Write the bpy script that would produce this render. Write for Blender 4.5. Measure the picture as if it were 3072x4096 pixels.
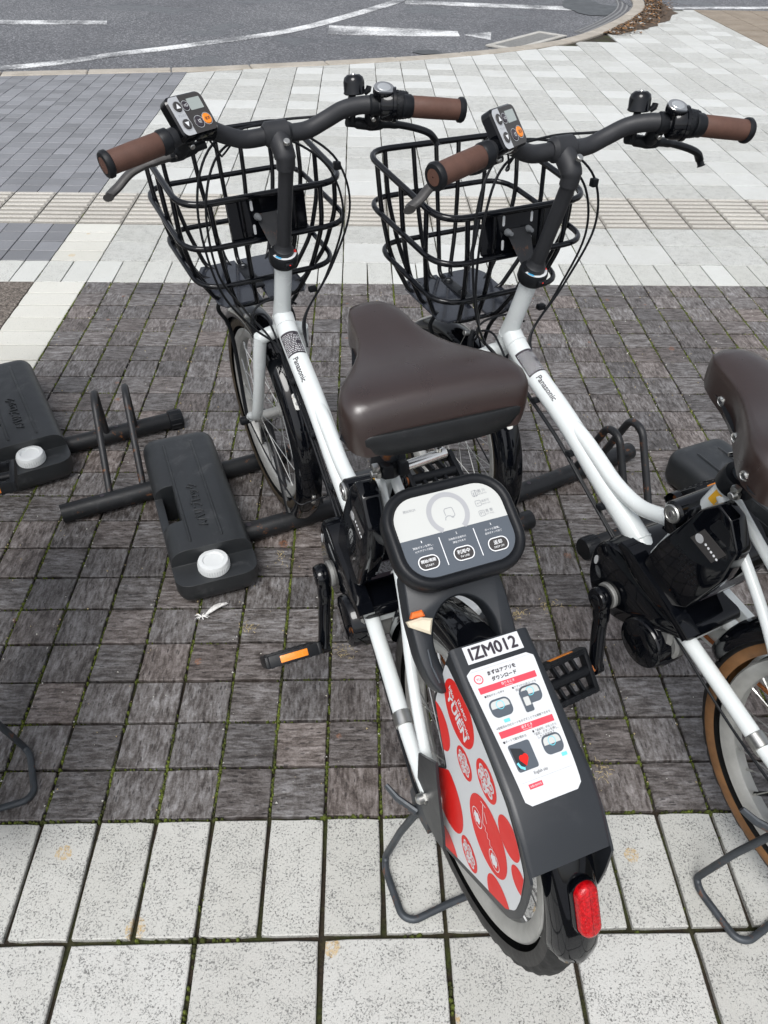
import bpy, bmesh, math, random
from mathutils import Vector as V, Matrix, noise
from math import sin, cos, pi, radians, sqrt, atan2
random.seed(7)
S = bpy.context.scene
for o in list(bpy.data.objects): bpy.data.objects.remove(o)

# ---------------------------------------------------------------- camera
YAW, PITCH, ROLL = 0.0436826, 0.7195426, 0.0253974
f = V((sin(YAW)*cos(PITCH), cos(YAW)*cos(PITCH), -sin(PITCH)))
r0 = V((cos(YAW), -sin(YAW), 0)); u0 = r0.cross(f)
rt = r0*cos(ROLL)+u0*sin(ROLL); up = -r0*sin(ROLL)+u0*cos(ROLL)
cd = bpy.data.cameras.new('camera'); cam = bpy.data.objects.new('camera', cd); S.collection.objects.link(cam)
m = Matrix((rt, up, -f)).transposed().to_4x4(); m.translation = V((0.06199, -0.67434, 1.31847)); cam.matrix_world = m
cd.sensor_fit = 'HORIZONTAL'; cd.sensor_width = 36; cd.lens = 36*3063.69/3072; cd.clip_start = 0.02; cd.clip_end = 300
S.camera = cam
# ---------------------------------------------------------------- sky, sun, exposure (overcast)
SUN_EL, SUN_AZ = radians(58), radians(200)
w = bpy.data.worlds.new('World'); S.world = w; w.use_nodes = True
nt = w.node_tree; nt.nodes.clear()
out = nt.nodes.new('ShaderNodeOutputWorld'); bg = nt.nodes.new('ShaderNodeBackground'); sky = nt.nodes.new('ShaderNodeTexSky')
hs = nt.nodes.new('ShaderNodeHueSaturation'); hs.inputs['Saturation'].default_value = 0.30
sky.sky_type = 'NISHITA'; sky.sun_disc = False; sky.sun_elevation = SUN_EL; sky.sun_rotation = SUN_AZ
sky.air_density = 1.0; sky.dust_density = 3.0; sky.ozone_density = 1.0
nt.links.new(sky.outputs[0], hs.inputs['Color']); nt.links.new(hs.outputs[0], bg.inputs[0]); nt.links.new(bg.outputs[0], out.inputs[0])
bg.inputs[1].default_value = 0.135
sd = bpy.data.lights.new('sun', 'SUN'); sun = bpy.data.objects.new('sun', sd); S.collection.objects.link(sun)
sd.energy = 1.5; sd.angle = radians(28); sd.color = (1, 0.995, 0.985)
sdir = V((sin(SUN_AZ)*cos(SUN_EL), cos(SUN_AZ)*cos(SUN_EL), sin(SUN_EL)))
sun.rotation_euler = sdir.to_track_quat('Z', 'Y').to_euler(); sun.location = (0, 0, 6)
S.view_settings.view_transform = 'Standard'; S.view_settings.look = 'None'; S.view_settings.gamma = 1
S.view_settings.use_curve_mapping = False; S.view_settings.exposure = 0.46

# ================================================================ helpers
def L(*c):
    return tuple((x/12.92 if x <= .04045 else ((x+.055)/1.055)**2.4) for x in [v/255 for v in c])+(1,)
class N:
    """small node-tree writer"""
    def __init__(s, name):
        s.m = bpy.data.materials.new(name); s.m.use_nodes = True; s.t = s.m.node_tree
        s.b = s.t.nodes['Principled BSDF']; s.o = s.t.nodes['Material Output']
    def n(s, typ, **kw):
        nd = s.t.nodes.new('ShaderNode'+typ)
        for k, v in kw.items():
            if k.startswith('i_'): nd.inputs[int(k[2:])].default_value = v
            else: setattr(nd, k, v)
        return nd
    def l(s, a, b): s.t.links.new(a, b)
    def math(s, op, a, b=None, c=None):
        nd = s.n('Math', operation=op)
        for i, v in enumerate((a, b, c)):
            if v is None: continue
            if isinstance(v, (int, float)): nd.inputs[i].default_value = v
            else: s.l(v, nd.inputs[i])
        return nd.outputs[0]
    def noise(s, vec, scale, detail=4, rough=.55, dist=0):
        nd = s.n('TexNoise'); nd.inputs['Scale'].default_value = scale; nd.inputs['Detail'].default_value = detail
        nd.inputs['Roughness'].default_value = rough; nd.inputs['Distortion'].default_value = dist
        if vec is not None: s.l(vec, nd.inputs['Vector'])
        return nd.outputs['Fac']
    def ramp(s, fac, stops, interp='LINEAR'):
        nd = s.n('ValToRGB'); nd.color_ramp.interpolation = interp; e = nd.color_ramp.elements
        while len(e) < len(stops): e.new(.5)
        for i, (p, c) in enumerate(stops):
            e[i].position = p; e[i].color = c if len(c) == 4 else tuple(c)+(1,)
        s.l(fac, nd.inputs[0]); return nd.outputs[0]
    def mix(s, fac, a, b, mode='MIX'):
        nd = s.n('Mix', data_type='RGBA', blend_type=mode)
        for sock, v in ((nd.inputs[0], fac), (nd.inputs[6], a), (nd.inputs[7], b)):
            if isinstance(v, (int, float)): sock.default_value = v
            elif isinstance(v, tuple): sock.default_value = v
            else: s.l(v, sock)
        return nd.outputs[2]
    def bump(s, h, strength=.3, dist=.001, normal=None):
        nd = s.n('Bump'); nd.inputs['Strength'].default_value = strength; nd.inputs['Distance'].default_value = dist
        s.l(h, nd.inputs['Height'])
        if normal is not None: s.l(normal, nd.inputs['Normal'])
        s.l(nd.outputs[0], s.b.inputs['Normal']); return nd.outputs[0]
    def set(s, **kw):
        for k, v in kw.items():
            k = k.replace('_', ' ')
            if isinstance(v, (int, float, tuple)): s.b.inputs[k].default_value = v
            else: s.l(v, s.b.inputs[k])
        return s.m
WHITE4 = (1, 1, 1, 1); BLACK4 = (0, 0, 0, 1)

def simple(name, col, rough=.5, metal=0, coat=0, var=.12, vs=25, bump=0, bs=400, spec=.5, rust=0, scuff=0, coatr=.05):
    n = N(name); tc = n.n('TexCoord').outputs['Object']
    a = n.noise(tc, vs, 4, .6)
    c = n.mix(n.ramp(a, [(.3, BLACK4), (.7, WHITE4)]), tuple(v*(1-var) for v in col[:3])+(1,), tuple(min(1, v*(1+var)) for v in col[:3])+(1,))
    rr = n.math('MULTIPLY_ADD', n.noise(tc, vs*3, 5, .65), rough*.6, rough*.7)
    if scuff:
        k = n.ramp(n.noise(tc, vs*1.7, 8, .75, .6), [(.56, BLACK4), (.70, WHITE4)])
        c = n.mix(n.math('MULTIPLY', k, scuff), c, (.16, .16, .165, 1))
    if rust:
        k = n.ramp(n.noise(tc, 42, 6, .7), [(.62-.1*rust, BLACK4), (.72-.06*rust, WHITE4)])
        c = n.mix(k, c, n.mix(n.noise(tc, 180, 3), (.10, .032, .012, 1), (.28, .11, .035, 1)))
        rr = n.math('MAXIMUM', rr, n.math('MULTIPLY', k, .85))
    n.set(Base_Color=c, Roughness=rr, Metallic=metal)
    n.b.inputs['Coat Weight'].default_value = coat; n.b.inputs['Coat Roughness'].default_value = coatr
    n.b.inputs['Specular IOR Level'].default_value = spec
    if bump: n.bump(n.noise(tc, bs, 3, .6), bump, .0006)
    return n.m

MAT = {}
MAT['white'] = simple('frame_white_paint', (.70, .735, .73), .26, 0, .2, .045, 7, spec=.45)
MAT['rustwhite'] = simple('frame_white_rusty', (.76, .76, .72), .4, 0, .2, .05, 12, rust=.45)
MAT['gloss'] = simple('black_gloss', (.0025, .003, .0045), .055, 0, 0, .2, 12, spec=.42)
MAT['satin'] = simple('black_satin', (.008, .009, .011), .42, 0, 0, .2, 20, bump=.15, bs=900, spec=.25)
MAT['plastic'] = simple('black_plastic', (.0075, .0085, .0105), .42, 0, 0, .15, 20, bump=.2, bs=1300, spec=.28)
MAT['charcoal'] = simple('charcoal_plate', (.013, .0155, .019), .40, 0, 0, .12, 7, bump=.12, bs=900, scuff=.06, spec=.62)
MAT['tank'] = simple('tank_polyethylene', (.0105, .0125, .0145), .46, 0, 0, .14, 9, bump=.25, bs=700, scuff=.22, spec=.8)
MAT['rack'] = simple('rack_black_tube', (.010, .011, .0125), .48, 0, 0, .2, 14, bump=.3, bs=300, rust=.1, scuff=.12, spec=.4)
MAT['loop'] = simple('rack_loop_rusty', (.014, .015, .017), .5, 0, 0, .2, 14, bump=.3, bs=300, rust=.42)
MAT['stand'] = simple('stand_steel', (.045, .052, .060), .48, .3, 0, .25, 25, bump=.3, bs=300, rust=.5)
MAT['chrome'] = simple('chrome', (.75, .74, .71), .2, 1, 0, .08, 30, rust=.1)
MAT['steel'] = simple('zinc_steel', (.52, .52, .50), .36, 1, 0, .12, 30)
MAT['alu'] = simple('aluminium_rim', (.46, .46, .44), .45, .55, 0, .12, 30)
MAT['alucast'] = simple('aluminium_casting', (.30, .30, .29), .55, .6, 0, .1, 40, bump=.3, bs=500)
MAT['rust'] = simple('rust', (.30, .10, .03), .8, 0, 0, .5, 60, bump=.5, bs=400)
MAT['rubber'] = simple('tyre_rubber', (.014, .014, .014), .62, 0, 0, .25, 30, bump=.3, bs=500, spec=.35)
MAT['tan'] = simple('tan_sidewall', (.18, .085, .03), .6, 0, 0, .25, 30, bump=.25, bs=500)
MAT['dirtytan'] = simple('dirty_sidewall', (.040, .029, .017), .65, 0, 0, .5, 30, bump=.25, bs=500)
MAT['darkwall'] = simple('black_sidewall', (.028, .027, .026), .6, 0, 0, .3, 30, bump=.25, bs=500)
MAT['seat'] = simple('saddle_brown_vinyl', (.024, .0125, .010), .30, 0, 0, .06, 14, bump=.18, bs=1500, spec=1.0)
MAT['bumper'] = simple('saddle_bumper', (.010, .011, .012), .44, 0, 0, .25, 30, bump=.25, bs=500, scuff=.1, spec=.4)
MAT['grip'] = simple('grip_brown', (.098, .046, .032), .62, 0, 0, .10, 60, bump=.55, bs=900)
MAT['redlens'] = simple('red_reflector', (.42, .002, .005), .24, 0, 0, .45, 240, bump=1.0, bs=420, spec=.5)
MAT['orange'] = simple('orange_reflector', (.85, .26, .015), .25, 0, .6, .1, 60, bump=.9, bs=500)
MAT['cream'] = simple('cream_plastic', (.66, .59, .45), .45)
MAT['orangepl'] = simple('orange_plastic', (.80, .17, .03), .45)
MAT['panelwhite'] = simple('panel_white', (.55, .56, .54), .4, 0, 0, .015, 10, spec=.3)
MAT['panelgrey'] = simple('panel_grey', (.085, .100, .120), .36, 0, 0, .03, 10)
MAT['ring'] = simple('panel_ring_grey', (.38, .385, .40), .4, 0, 0, .02, 10)
MAT['print_white'] = simple('print_white', (.78, .79, .80), .4, 0, 0, .03, 10)
MAT['print_grey'] = simple('print_grey', (.30, .31, .33), .4, 0, 0, .03, 10)
MAT['print_black'] = simple('print_black', (.035, .028, .036), .4, 0, 0, .1, 10)
MAT['print_red'] = simple('print_red', (.72, .018, .014), .42, 0, 0, .04, 10, spec=.25)
MAT['print_pink'] = simple('print_rose_red', (.70, .06, .09), .42, 0, 0, .04, 10)
MAT['print_cyan'] = simple('print_cyan', (.16, .60, .70), .4, 0, 0, .04, 10)
MAT['label'] = simple('label_white', (.64, .655, .665), .4, 0, 0, .015, 10, spec=.3)
MAT['silverface'] = simple('silver_face', (.60, .61, .62), .32, .35, 0, .02, 10)
MAT['greyface'] = simple('display_grey_face', (.05, .047, .046), .38, 0, 0, .04, 10, spec=.3)
MAT['lcd'] = simple('lcd', (.36, .40, .38), .12, 0, .3, .02, 10)
MAT['lcddark'] = simple('lcd_dark', (.10, .13, .13), .12, 0, .3, .02, 10)
MAT['amber'] = simple('amber_button', (.90, .26, .02), .4, 0, 0, .04, 10)
MAT['yellowst'] = simple('yellow_sticker', (.85, .45, .03), .4)
MAT['greycap'] = simple('grey_cap', (.17, .18, .19), .5)
MAT['tray'] = simple('basket_tray_gloss', (.022, .025, .033), .12, 0, 0, .2, 12, spec=1.0)
MAT['bar'] = simple('bar_matte_black', (.021, .022, .025), .52, 0, 0, .2, 20, bump=.12, bs=900, spec=.4)
MAT['lever'] = simple('worn_grey_lever', (.055, .053, .052), .5, .2, 0, .3, 40, bump=.2, bs=500)
MAT['pinlight'] = simple('red_dot', (.85, .03, .02), .4)
MAT['blue'] = simple('print_blue', (.06, .36, .62), .4)
MAT['leaf'] = simple('dry_leaf', (.30, .15, .055), .65, 0, 0, .4, 60)
MAT['straw'] = simple('straw_debris', (.42, .34, .19), .8, 0, 0, .4, 60)
MAT['feather'] = simple('white_feather', (.72, .71, .69), .7, 0, 0, .1, 60)
MAT['clear'] = simple('clear_reflector', (.55, .57, .58), .25, .6)
MAT['boltcap'] = simple('white_cap_plastic', (.68, .70, .70), .45, 0, 0, .03, 20)

# ---- mesh builder
class G:
    def __init__(s): s.v = []; s.f = []; s.mi = []
    def add(s, vs, fs, mi=0):
        b = len(s.v); s.v += [V(p) for p in vs]; s.f += [[b+i for i in q] for q in fs]; s.mi += [mi]*len(fs); return s
    def tube(s, pts, r, n=10, cap=True, closed=False, mi=0, flat=1.0, upv=None):
        pts = [V(p) for p in pts]; k = len(pts); rs = r if isinstance(r, (list, tuple)) else [r]*k
        T = []
        for i in range(k):
            a = pts[(i-1) % k] if (closed or i) else pts[i]; b = pts[(i+1) % k] if (closed or i < k-1) else pts[i]
            T.append((b-a).normalized())
        ref = V(upv) if upv else (V((0, 0, 1)) if abs(T[0].z) < .9 else V((1, 0, 0)))
        nn = (ref-T[0]*ref.dot(T[0])).normalized(); vs = []
        for i in range(k):
            nn = (nn-T[i]*nn.dot(T[i])).normalized(); bb = T[i].cross(nn)
            for j in range(n):
                a = 2*pi*j/n; vs.append(pts[i]+nn*(cos(a)*rs[i])+bb*(sin(a)*rs[i]*flat))
        fs = []
        for i in range(k if closed else k-1):
            for j in range(n):
                A = i*n+j; B = i*n+(j+1) % n; C = ((i+1) % k)*n+(j+1) % n; D = ((i+1) % k)*n+j; fs.append((A, D, C, B))
        if cap and not closed: fs += [tuple(range(n)), tuple(range(k*n-1, (k-1)*n-1, -1))]
        return s.add(vs, fs, mi)
    def lathe(s, prof, o, ax, n=24, mi=0, a0=0, a1=2*pi, ref=None, mis=None):
        """prof: (radius, height along ax)"""
        o = V(o); ax = V(ax).normalized(); ref = V(ref) if ref else (V((0, 0, 1)) if abs(ax.z) < .9 else V((1, 0, 0)))
        e1 = (ref-ax*ref.dot(ax)).normalized(); e2 = ax.cross(e1); full = abs(a1-a0-2*pi) < 1e-6
        cnt = n if full else n+1; vs = []; k = len(prof)
        for i in range(cnt):
            a = a0+(a1-a0)*i/n
            for (r, h) in prof: vs.append(o+ax*h+(e1*cos(a)+e2*sin(a))*r)
        b = len(s.v); s.v += vs
        for i in range(n):
            for j in range(k-1):
                q = (i*k+j, i*k+j+1, ((i+1) % cnt)*k+j+1, ((i+1) % cnt)*k+j)
                s.f.append([b+t for t in q]); s.mi.append(mis[j] if mis else mi)
        return s
    def cyl(s, a, b, r, n=16, bev=.0, mi=0, r2=None):
        a = V(a); b = V(b); h = (b-a).length; r2 = r if r2 is None else r2; bev = min(bev, r*.49, h*.49)
        p = [(0, 0), (r-bev, 0), (r, bev), (r2, h-bev), (r2-bev, h), (0, h)] if bev else [(0, 0), (r, 0), (r2, h), (0, h)]
        return s.lathe(p, a, b-a, n, mi)
    def box(s, c, size, R=None, bev=.002, seg=2, mi=0):
        bm = bmesh.new(); bmesh.ops.create_cube(bm, size=1)
        for v in bm.verts: v.co = V((v.co.x*size[0], v.co.y*size[1], v.co.z*size[2]))
        if bev: bmesh.ops.bevel(bm, geom=bm.edges[:], offset=bev, segments=seg, profile=.6, affect='EDGES')
        R = R or Matrix.Identity(3); c = V(c)
        bm.verts.index_update(); vs = [c+R @ v.co for v in bm.verts]; fs = [[v.index for v in q.verts] for q in bm.faces]; bm.free()
        return s.add(vs, fs, mi)
    def prism(s, poly, fr, t0, t1, bev=0, mi=0):
        """2-D outline -> slab; fr(u,v,w) maps to 3-D; w from t0 to t1, chamfered at t1"""
        n = len(poly); rings = [(poly, t0)]
        if bev: rings += [(poly, t1-bev), (inset(poly, bev), t1)]
        else: rings += [(poly, t1)]
        vs = []; fs = []
        for pl, w_ in rings: vs += [fr(u, v, w_) for u, v in pl]
        for k in range(len(rings)-1):
            for i in range(n): j = (i+1) % n; fs.append((k*n+i, k*n+j, (k+1)*n+j, (k+1)*n+i))
        fs.append(tuple(range((len(rings)-1)*n, len(rings)*n))); fs.append(tuple(range(n-1, -1, -1)))
        return s.add(vs, fs, mi)
    def flat(s, poly, fr, w_, mi=0):
        return s.add([fr(u, v, w_) for u, v in poly], [tuple(range(len(poly)))], mi)
    def loft(s, rings, cap=True, mi=0, closed=True):
        n = len(rings[0]); vs = [p for q in rings for p in q]; fs = []
        for k in range(len(rings)-1):
            for i in range(n if closed else n-1): j = (i+1) % n; fs.append((k*n+i, k*n+j, (k+1)*n+j, (k+1)*n+i))
        if cap: fs += [tuple(range(n-1, -1, -1)), tuple(range((len(rings)-1)*n, len(rings)*n))]
        return s.add(vs, fs, mi)
    def mesh(s, name, mats, smooth=38, recalc=True):
        me = bpy.data.meshes.new(name); me.from_pydata([tuple(v) for v in s.v], [], s.f)
        for k in (mats if isinstance(mats, (list, tuple)) else [mats]): me.materials.append(MAT[k] if isinstance(k, str) else k)
        me.polygons.foreach_set('material_index', s.mi)
        if recalc:
            bm = bmesh.new(); bm.from_mesh(me); bmesh.ops.recalc_face_normals(bm, faces=bm.faces); bm.to_mesh(me); bm.free()
        if smooth:
            me.polygons.foreach_set('use_smooth', [True]*len(me.polygons)); me.set_sharp_from_angle(angle=radians(smooth))
        me.update(); return me
    def build(s, name, mats, parent=None, smooth=38, recalc=True):
        return link(name, s.mesh(name, mats, smooth, recalc), parent)
def link(name, me, parent=None):
    o = bpy.data.objects.new(name, me); S.collection.objects.link(o)
    if parent is not None: o.parent = parent
    return o
def empty(name, loc=(0, 0, 0), rz=0):
    o = bpy.data.objects.new(name, None); S.collection.objects.link(o); o.location = loc; o.rotation_euler = (0, 0, rz); o.empty_display_size = .1; return o
def tag(o, label=None, cat=None, group=None, kind=None):
    for k, v in (('label', label), ('category', cat), ('group', group), ('kind', kind)):
        if v: o[k] = v
    return o
def inset(poly, d):
    n = len(poly); A = sum(poly[i][0]*poly[(i+1) % n][1]-poly[(i+1) % n][0]*poly[i][1] for i in range(n)); sg = 1 if A > 0 else -1; out = []
    for i in range(n):
        a, b, c = V(poly[i-1]), V(poly[i]), V(poly[(i+1) % n]); e1 = (b-a); e2 = (c-b)
        if e1.length < 1e-9: e1 = e2
        if e2.length < 1e-9: e2 = e1
        e1.normalize(); e2.normalize(); n1 = V((-e1.y, e1.x))*sg; n2 = V((-e2.y, e2.x))*sg; h = n1+n2
        h = h/max(.35, 1+n1.dot(n2)) if h.length > 1e-6 else n1
        out.append(tuple(b+h*d))
    return out
def rrect(w_, h, r, n=6, cx=0, cy=0):
    p = []
    for x, y, a0 in ((w_/2-r, h/2-r, 0), (-w_/2+r, h/2-r, 90), (-w_/2+r, -h/2+r, 180), (w_/2-r, -h/2+r, 270)):
        for k in range(n+1): a = radians(a0+90*k/n); p.append((cx+x+r*cos(a), cy+y+r*sin(a)))
    return p
def disc(cx, cy, r, n=28, ry=None): return [(cx+r*cos(2*pi*i/n), cy+(ry or r)*sin(2*pi*i/n)) for i in range(n)]
def cr(pts, n=6, closed=False):
    pts = [V(p) for p in pts]; k = len(pts); out = []
    rng = range(k if closed else k-1)
    for i in rng:
        p0 = pts[(i-1) % k] if closed or i > 0 else pts[0]*2-pts[1]; p1 = pts[i]; p2 = pts[(i+1) % k]
        p3 = pts[(i+2) % k] if closed or i+2 < k else p2*2-p1
        for j in range(n):
            t = j/n; out.append(.5*((2*p1)+(-p0+p2)*t+(2*p0-5*p1+4*p2-p3)*t*t+(-p0+3*p1-3*p2+p3)*t**3))
    if not closed: out.append(pts[-1])
    return out
def fillet(pts, rad, n=5, closed=False):
    """round the corners of a polyline"""
    pts = [V(p) for p in pts]; k = len(pts); out = []
    for i in range(k):
        if not closed and i in (0, k-1): out.append(pts[i]); continue
        a, b, c = pts[i-1], pts[i], pts[(i+1) % k]; d = min(rad, (a-b).length*.48, (c-b).length*.48)
        p = b+(a-b).normalized()*d; q = b+(c-b).normalized()*d
        for j in range(n+1): t = j/n; out.append(p*(1-t)**2+b*2*t*(1-t)+q*t*t)
    return out
def clip(poly, a, b):
    """keep the part of a 2-D polygon left of a->b"""
    out = []; a = V(a); b = V(b); d = b-a; sd = lambda p: d.x*(p[1]-a.y)-d.y*(p[0]-a.x)
    for i in range(len(poly)):
        p, q = poly[i-1], poly[i]; sp, sq = sd(p), sd(q)
        if (sp >= 0) != (sq >= 0):
            t = sp/(sp-sq); out.append((p[0]+(q[0]-p[0])*t, p[1]+(q[1]-p[1])*t))
        if sq >= 0: out.append(tuple(q))
    return out
_TX = {}
def textmesh(body):
    if body not in _TX:
        c = bpy.data.curves.new('t', 'FONT'); c.body = body; c.align_x = 'CENTER'; c.align_y = 'CENTER'; c.resolution_u = 3
        o = bpy.data.objects.new('t', c); S.collection.objects.link(o); bpy.context.view_layer.update()
        me = bpy.data.meshes.new_from_object(o.evaluated_get(bpy.context.evaluated_depsgraph_get()))
        vs = [(v.co.x, v.co.y) for v in me.vertices]; fs = [tuple(p.vertices) for p in me.polygons]
        bpy.data.objects.remove(o); bpy.data.curves.remove(c); bpy.data.meshes.remove(me)
        xs = [v[0] for v in vs]; ys = [v[1] for v in vs]; cx = (min(xs)+max(xs))/2; cy = (min(ys)+max(ys))/2
        _TX[body] = ([((x-cx), (y-cy)) for x, y in vs], fs, max(xs)-min(xs), max(ys)-min(ys))
    return _TX[body]
def text(g, body, cx, cy, width, fr, w_, rot=0, height=None, mi=0, bold=0):
    vs, fs, tw, th = textmesh(body); sx = width/tw; sy = height/th if height else sx; ca, sa = cos(rot), sin(rot)
    reps = [(0, 0)] if not bold else [(0, 0), (bold, 0), (-bold, 0), (0, bold), (0, -bold)]
    for k, (bx, by) in enumerate(reps):
        g.add([fr(cx+(x*sx+bx)*ca-(y*sy+by)*sa, cy+(x*sx+bx)*sa+(y*sy+by)*ca, w_+k*4e-5) for x, y in vs], fs, mi)
    return g
def ribbon(g, pts, wd, fr, w_, mi=0):
    pts = [V(p) for p in pts]; vs = []; k = len(pts)
    for i, p in enumerate(pts):
        d = (pts[min(i+1, k-1)]-pts[max(i-1, 0)]).normalized(); nrm = V((-d.y, d.x))*wd/2
        vs += [fr(*(p+nrm), w_), fr(*(p-nrm), w_)]
    return g.add(vs, [(2*i, 2*i+1, 2*i+3, 2*i+2) for i in range(k-1)], mi)
def frame(o, ux, vy):
    o = V(o); ux = V(ux).normalized(); vy = V(vy).normalized(); wn = ux.cross(vy)
    return lambda u, v, w_=0: o+ux*u+vy*v+wn*w_

# ================================================================ paving materials (cells follow the laid grid)
def cellrand(n, sx, sy):
    P = n.n('NewGeometry').outputs['Position']
    mp = n.n('VectorMath', operation='MULTIPLY'); n.l(P, mp.inputs[0]); mp.inputs[1].default_value = (1/sx, 1/sy, 0)
    fl = n.n('VectorMath', operation='FLOOR'); n.l(mp.outputs[0], fl.inputs[0])
    wn = n.n('TexWhiteNoise', noise_dimensions='2D'); n.l(fl.outputs[0], wn.inputs['Vector'])
    sp = n.n('SeparateColor'); n.l(wn.outputs['Color'], sp.inputs[0])
    return P, fl.outputs[0], sp.outputs
def vscale(n, P, s, off=None):
    a = n.n('VectorMath', operation='MULTIPLY'); n.l(P, a.inputs[0]); a.inputs[1].default_value = s
    if off is None: return a.outputs[0]
    b = n.n('VectorMath', operation='ADD'); n.l(a.outputs[0], b.inputs[0]); n.l(off, b.inputs[1]); return b.outputs[0]
def spots(n, P, scale, keep, r, ragged=.012):
    """sparse ragged round stains"""
    nz = n.n('TexNoise'); nz.inputs['Scale'].default_value = 55; nz.inputs['Detail'].default_value = 5; nz.inputs['Roughness'].default_value = .75; n.l(P, nz.inputs['Vector'])
    a = n.n('VectorMath', operation='SUBTRACT'); n.l(nz.outputs['Color'], a.inputs[0]); a.inputs[1].default_value = (.5, .5, .5)
    b = n.n('VectorMath', operation='SCALE'); n.l(a.outputs[0], b.inputs[0]); b.inputs['Scale'].default_value = ragged*1.2
    c = n.n('VectorMath', operation='ADD'); n.l(P, c.inputs[0]); n.l(b.outputs[0], c.inputs[1])
    fl = vscale(n, c.outputs[0], (1, 1, 0))
    vo = n.n('TexVoronoi', voronoi_dimensions='2D'); vo.inputs['Scale'].default_value = scale; n.l(fl, vo.inputs['Vector'])
    sp = n.n('SeparateColor'); n.l(vo.outputs['Color'], sp.inputs[0])
    on = n.math('LESS_THAN', sp.outputs[0], keep)
    rad = n.math('MULTIPLY', n.math('MULTIPLY_ADD', sp.outputs[1], .8, .5), r*scale)
    near = n.math('LESS_THAN', vo.outputs['Distance'], rad)
    soft = n.ramp(n.noise(P, 190, 5, .75), [(.44, BLACK4), (.54, WHITE4)])
    return n.math('MULTIPLY', n.math('MULTIPLY', on, near), soft)

def mat_dark():
    n = N('dark_stone_paver'); P, cell, R = cellrand(n, .1, .1)
    off = n.n('VectorMath', operation='SCALE'); n.l(cell, off.inputs[0]); off.inputs['Scale'].default_value = 3.71
    v1 = vscale(n, P, (36, 135, 1), off.outputs[0]); v2 = vscale(n, P, (135, 36, 1), off.outputs[0])
    sel = n.math('GREATER_THAN', R[0], .45)
    mv = n.n('Mix', data_type='VECTOR'); n.l(sel, mv.inputs[0]); n.l(v1, mv.inputs[4]); n.l(v2, mv.inputs[5]); vec = mv.outputs[1]
    s1 = n.noise(vec, 1.0, 3, .55, .35); iso = n.noise(P, 210, 5, .7, .3); blot = n.noise(P, 30, 4, .6)
    lon = n.noise(vscale(n, vec, (.28, .45, 1)), 1.0, 3, .6, .4)
    lon = n.math('MULTIPLY', n.math('SUBTRACT', lon, .5), .38)
    h = n.math('ADD', n.math('ADD', n.math('MULTIPLY', s1, .60), n.math('MULTIPLY', iso, .40)), lon)
    h = n.math('MULTIPLY_ADD', n.math('SUBTRACT', blot, .5), .22, h)
    col = n.ramp(h, [(.33, (.034, .028, .025)), (.43, (.080, .071, .066)), (.50, (.128, .119, .114)), (.57, (.178, .171, .168)), (.68, (.27, .265, .265))])
    # pits elongated with the tooling
    pv = vscale(n, vec, (1.6, 1.6, 1)); vo = n.n('TexVoronoi'); vo.inputs['Scale'].default_value = 1.15; n.l(pv, vo.inputs['Vector'])
    sp = n.n('SeparateColor'); n.l(vo.outputs['Color'], sp.inputs[0])
    pit = n.math('MULTIPLY', n.math('LESS_THAN', sp.outputs[0], .13), n.math('LESS_THAN', vo.outputs['Distance'], .36))
    col = n.mix(n.math('MULTIPLY', pit, .75), col, (.020, .017, .017, 1))
    tint = n.mix(R[1], (.70, .69, .70, 1), (1.22, 1.20, 1.20, 1)); col = n.mix(1.0, col, tint, 'MULTIPLY')
    warm = n.ramp(R[2], [(.5, WHITE4), (1, (1.12, 1.0, .93, 1))]); col = n.mix(.8, col, warm, 'MULTIPLY')
    col = n.mix(n.math('MULTIPLY', spots(n, P, 7, .22, .0095), .55), col, (.30, .115, .045, 1))
    big = n.ramp(n.noise(P, 2.2, 3, .5), [(.35, (.88, .88, .88, 1)), (.7, (1.1, 1.1, 1.1, 1))]); col = n.mix(1, col, big, 'MULTIPLY')
    rg = n.math('MULTIPLY_ADD', n.noise(P, 60, 3), .35, .30)
    n.set(Base_Color=col, Roughness=rg); n.b.inputs['Specular IOR Level'].default_value = .55
    hh = n.math('SUBTRACT', h, n.math('MULTIPLY', pit, .5)); n.bump(hh, 1.0, .0048)
    return n.m
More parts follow.
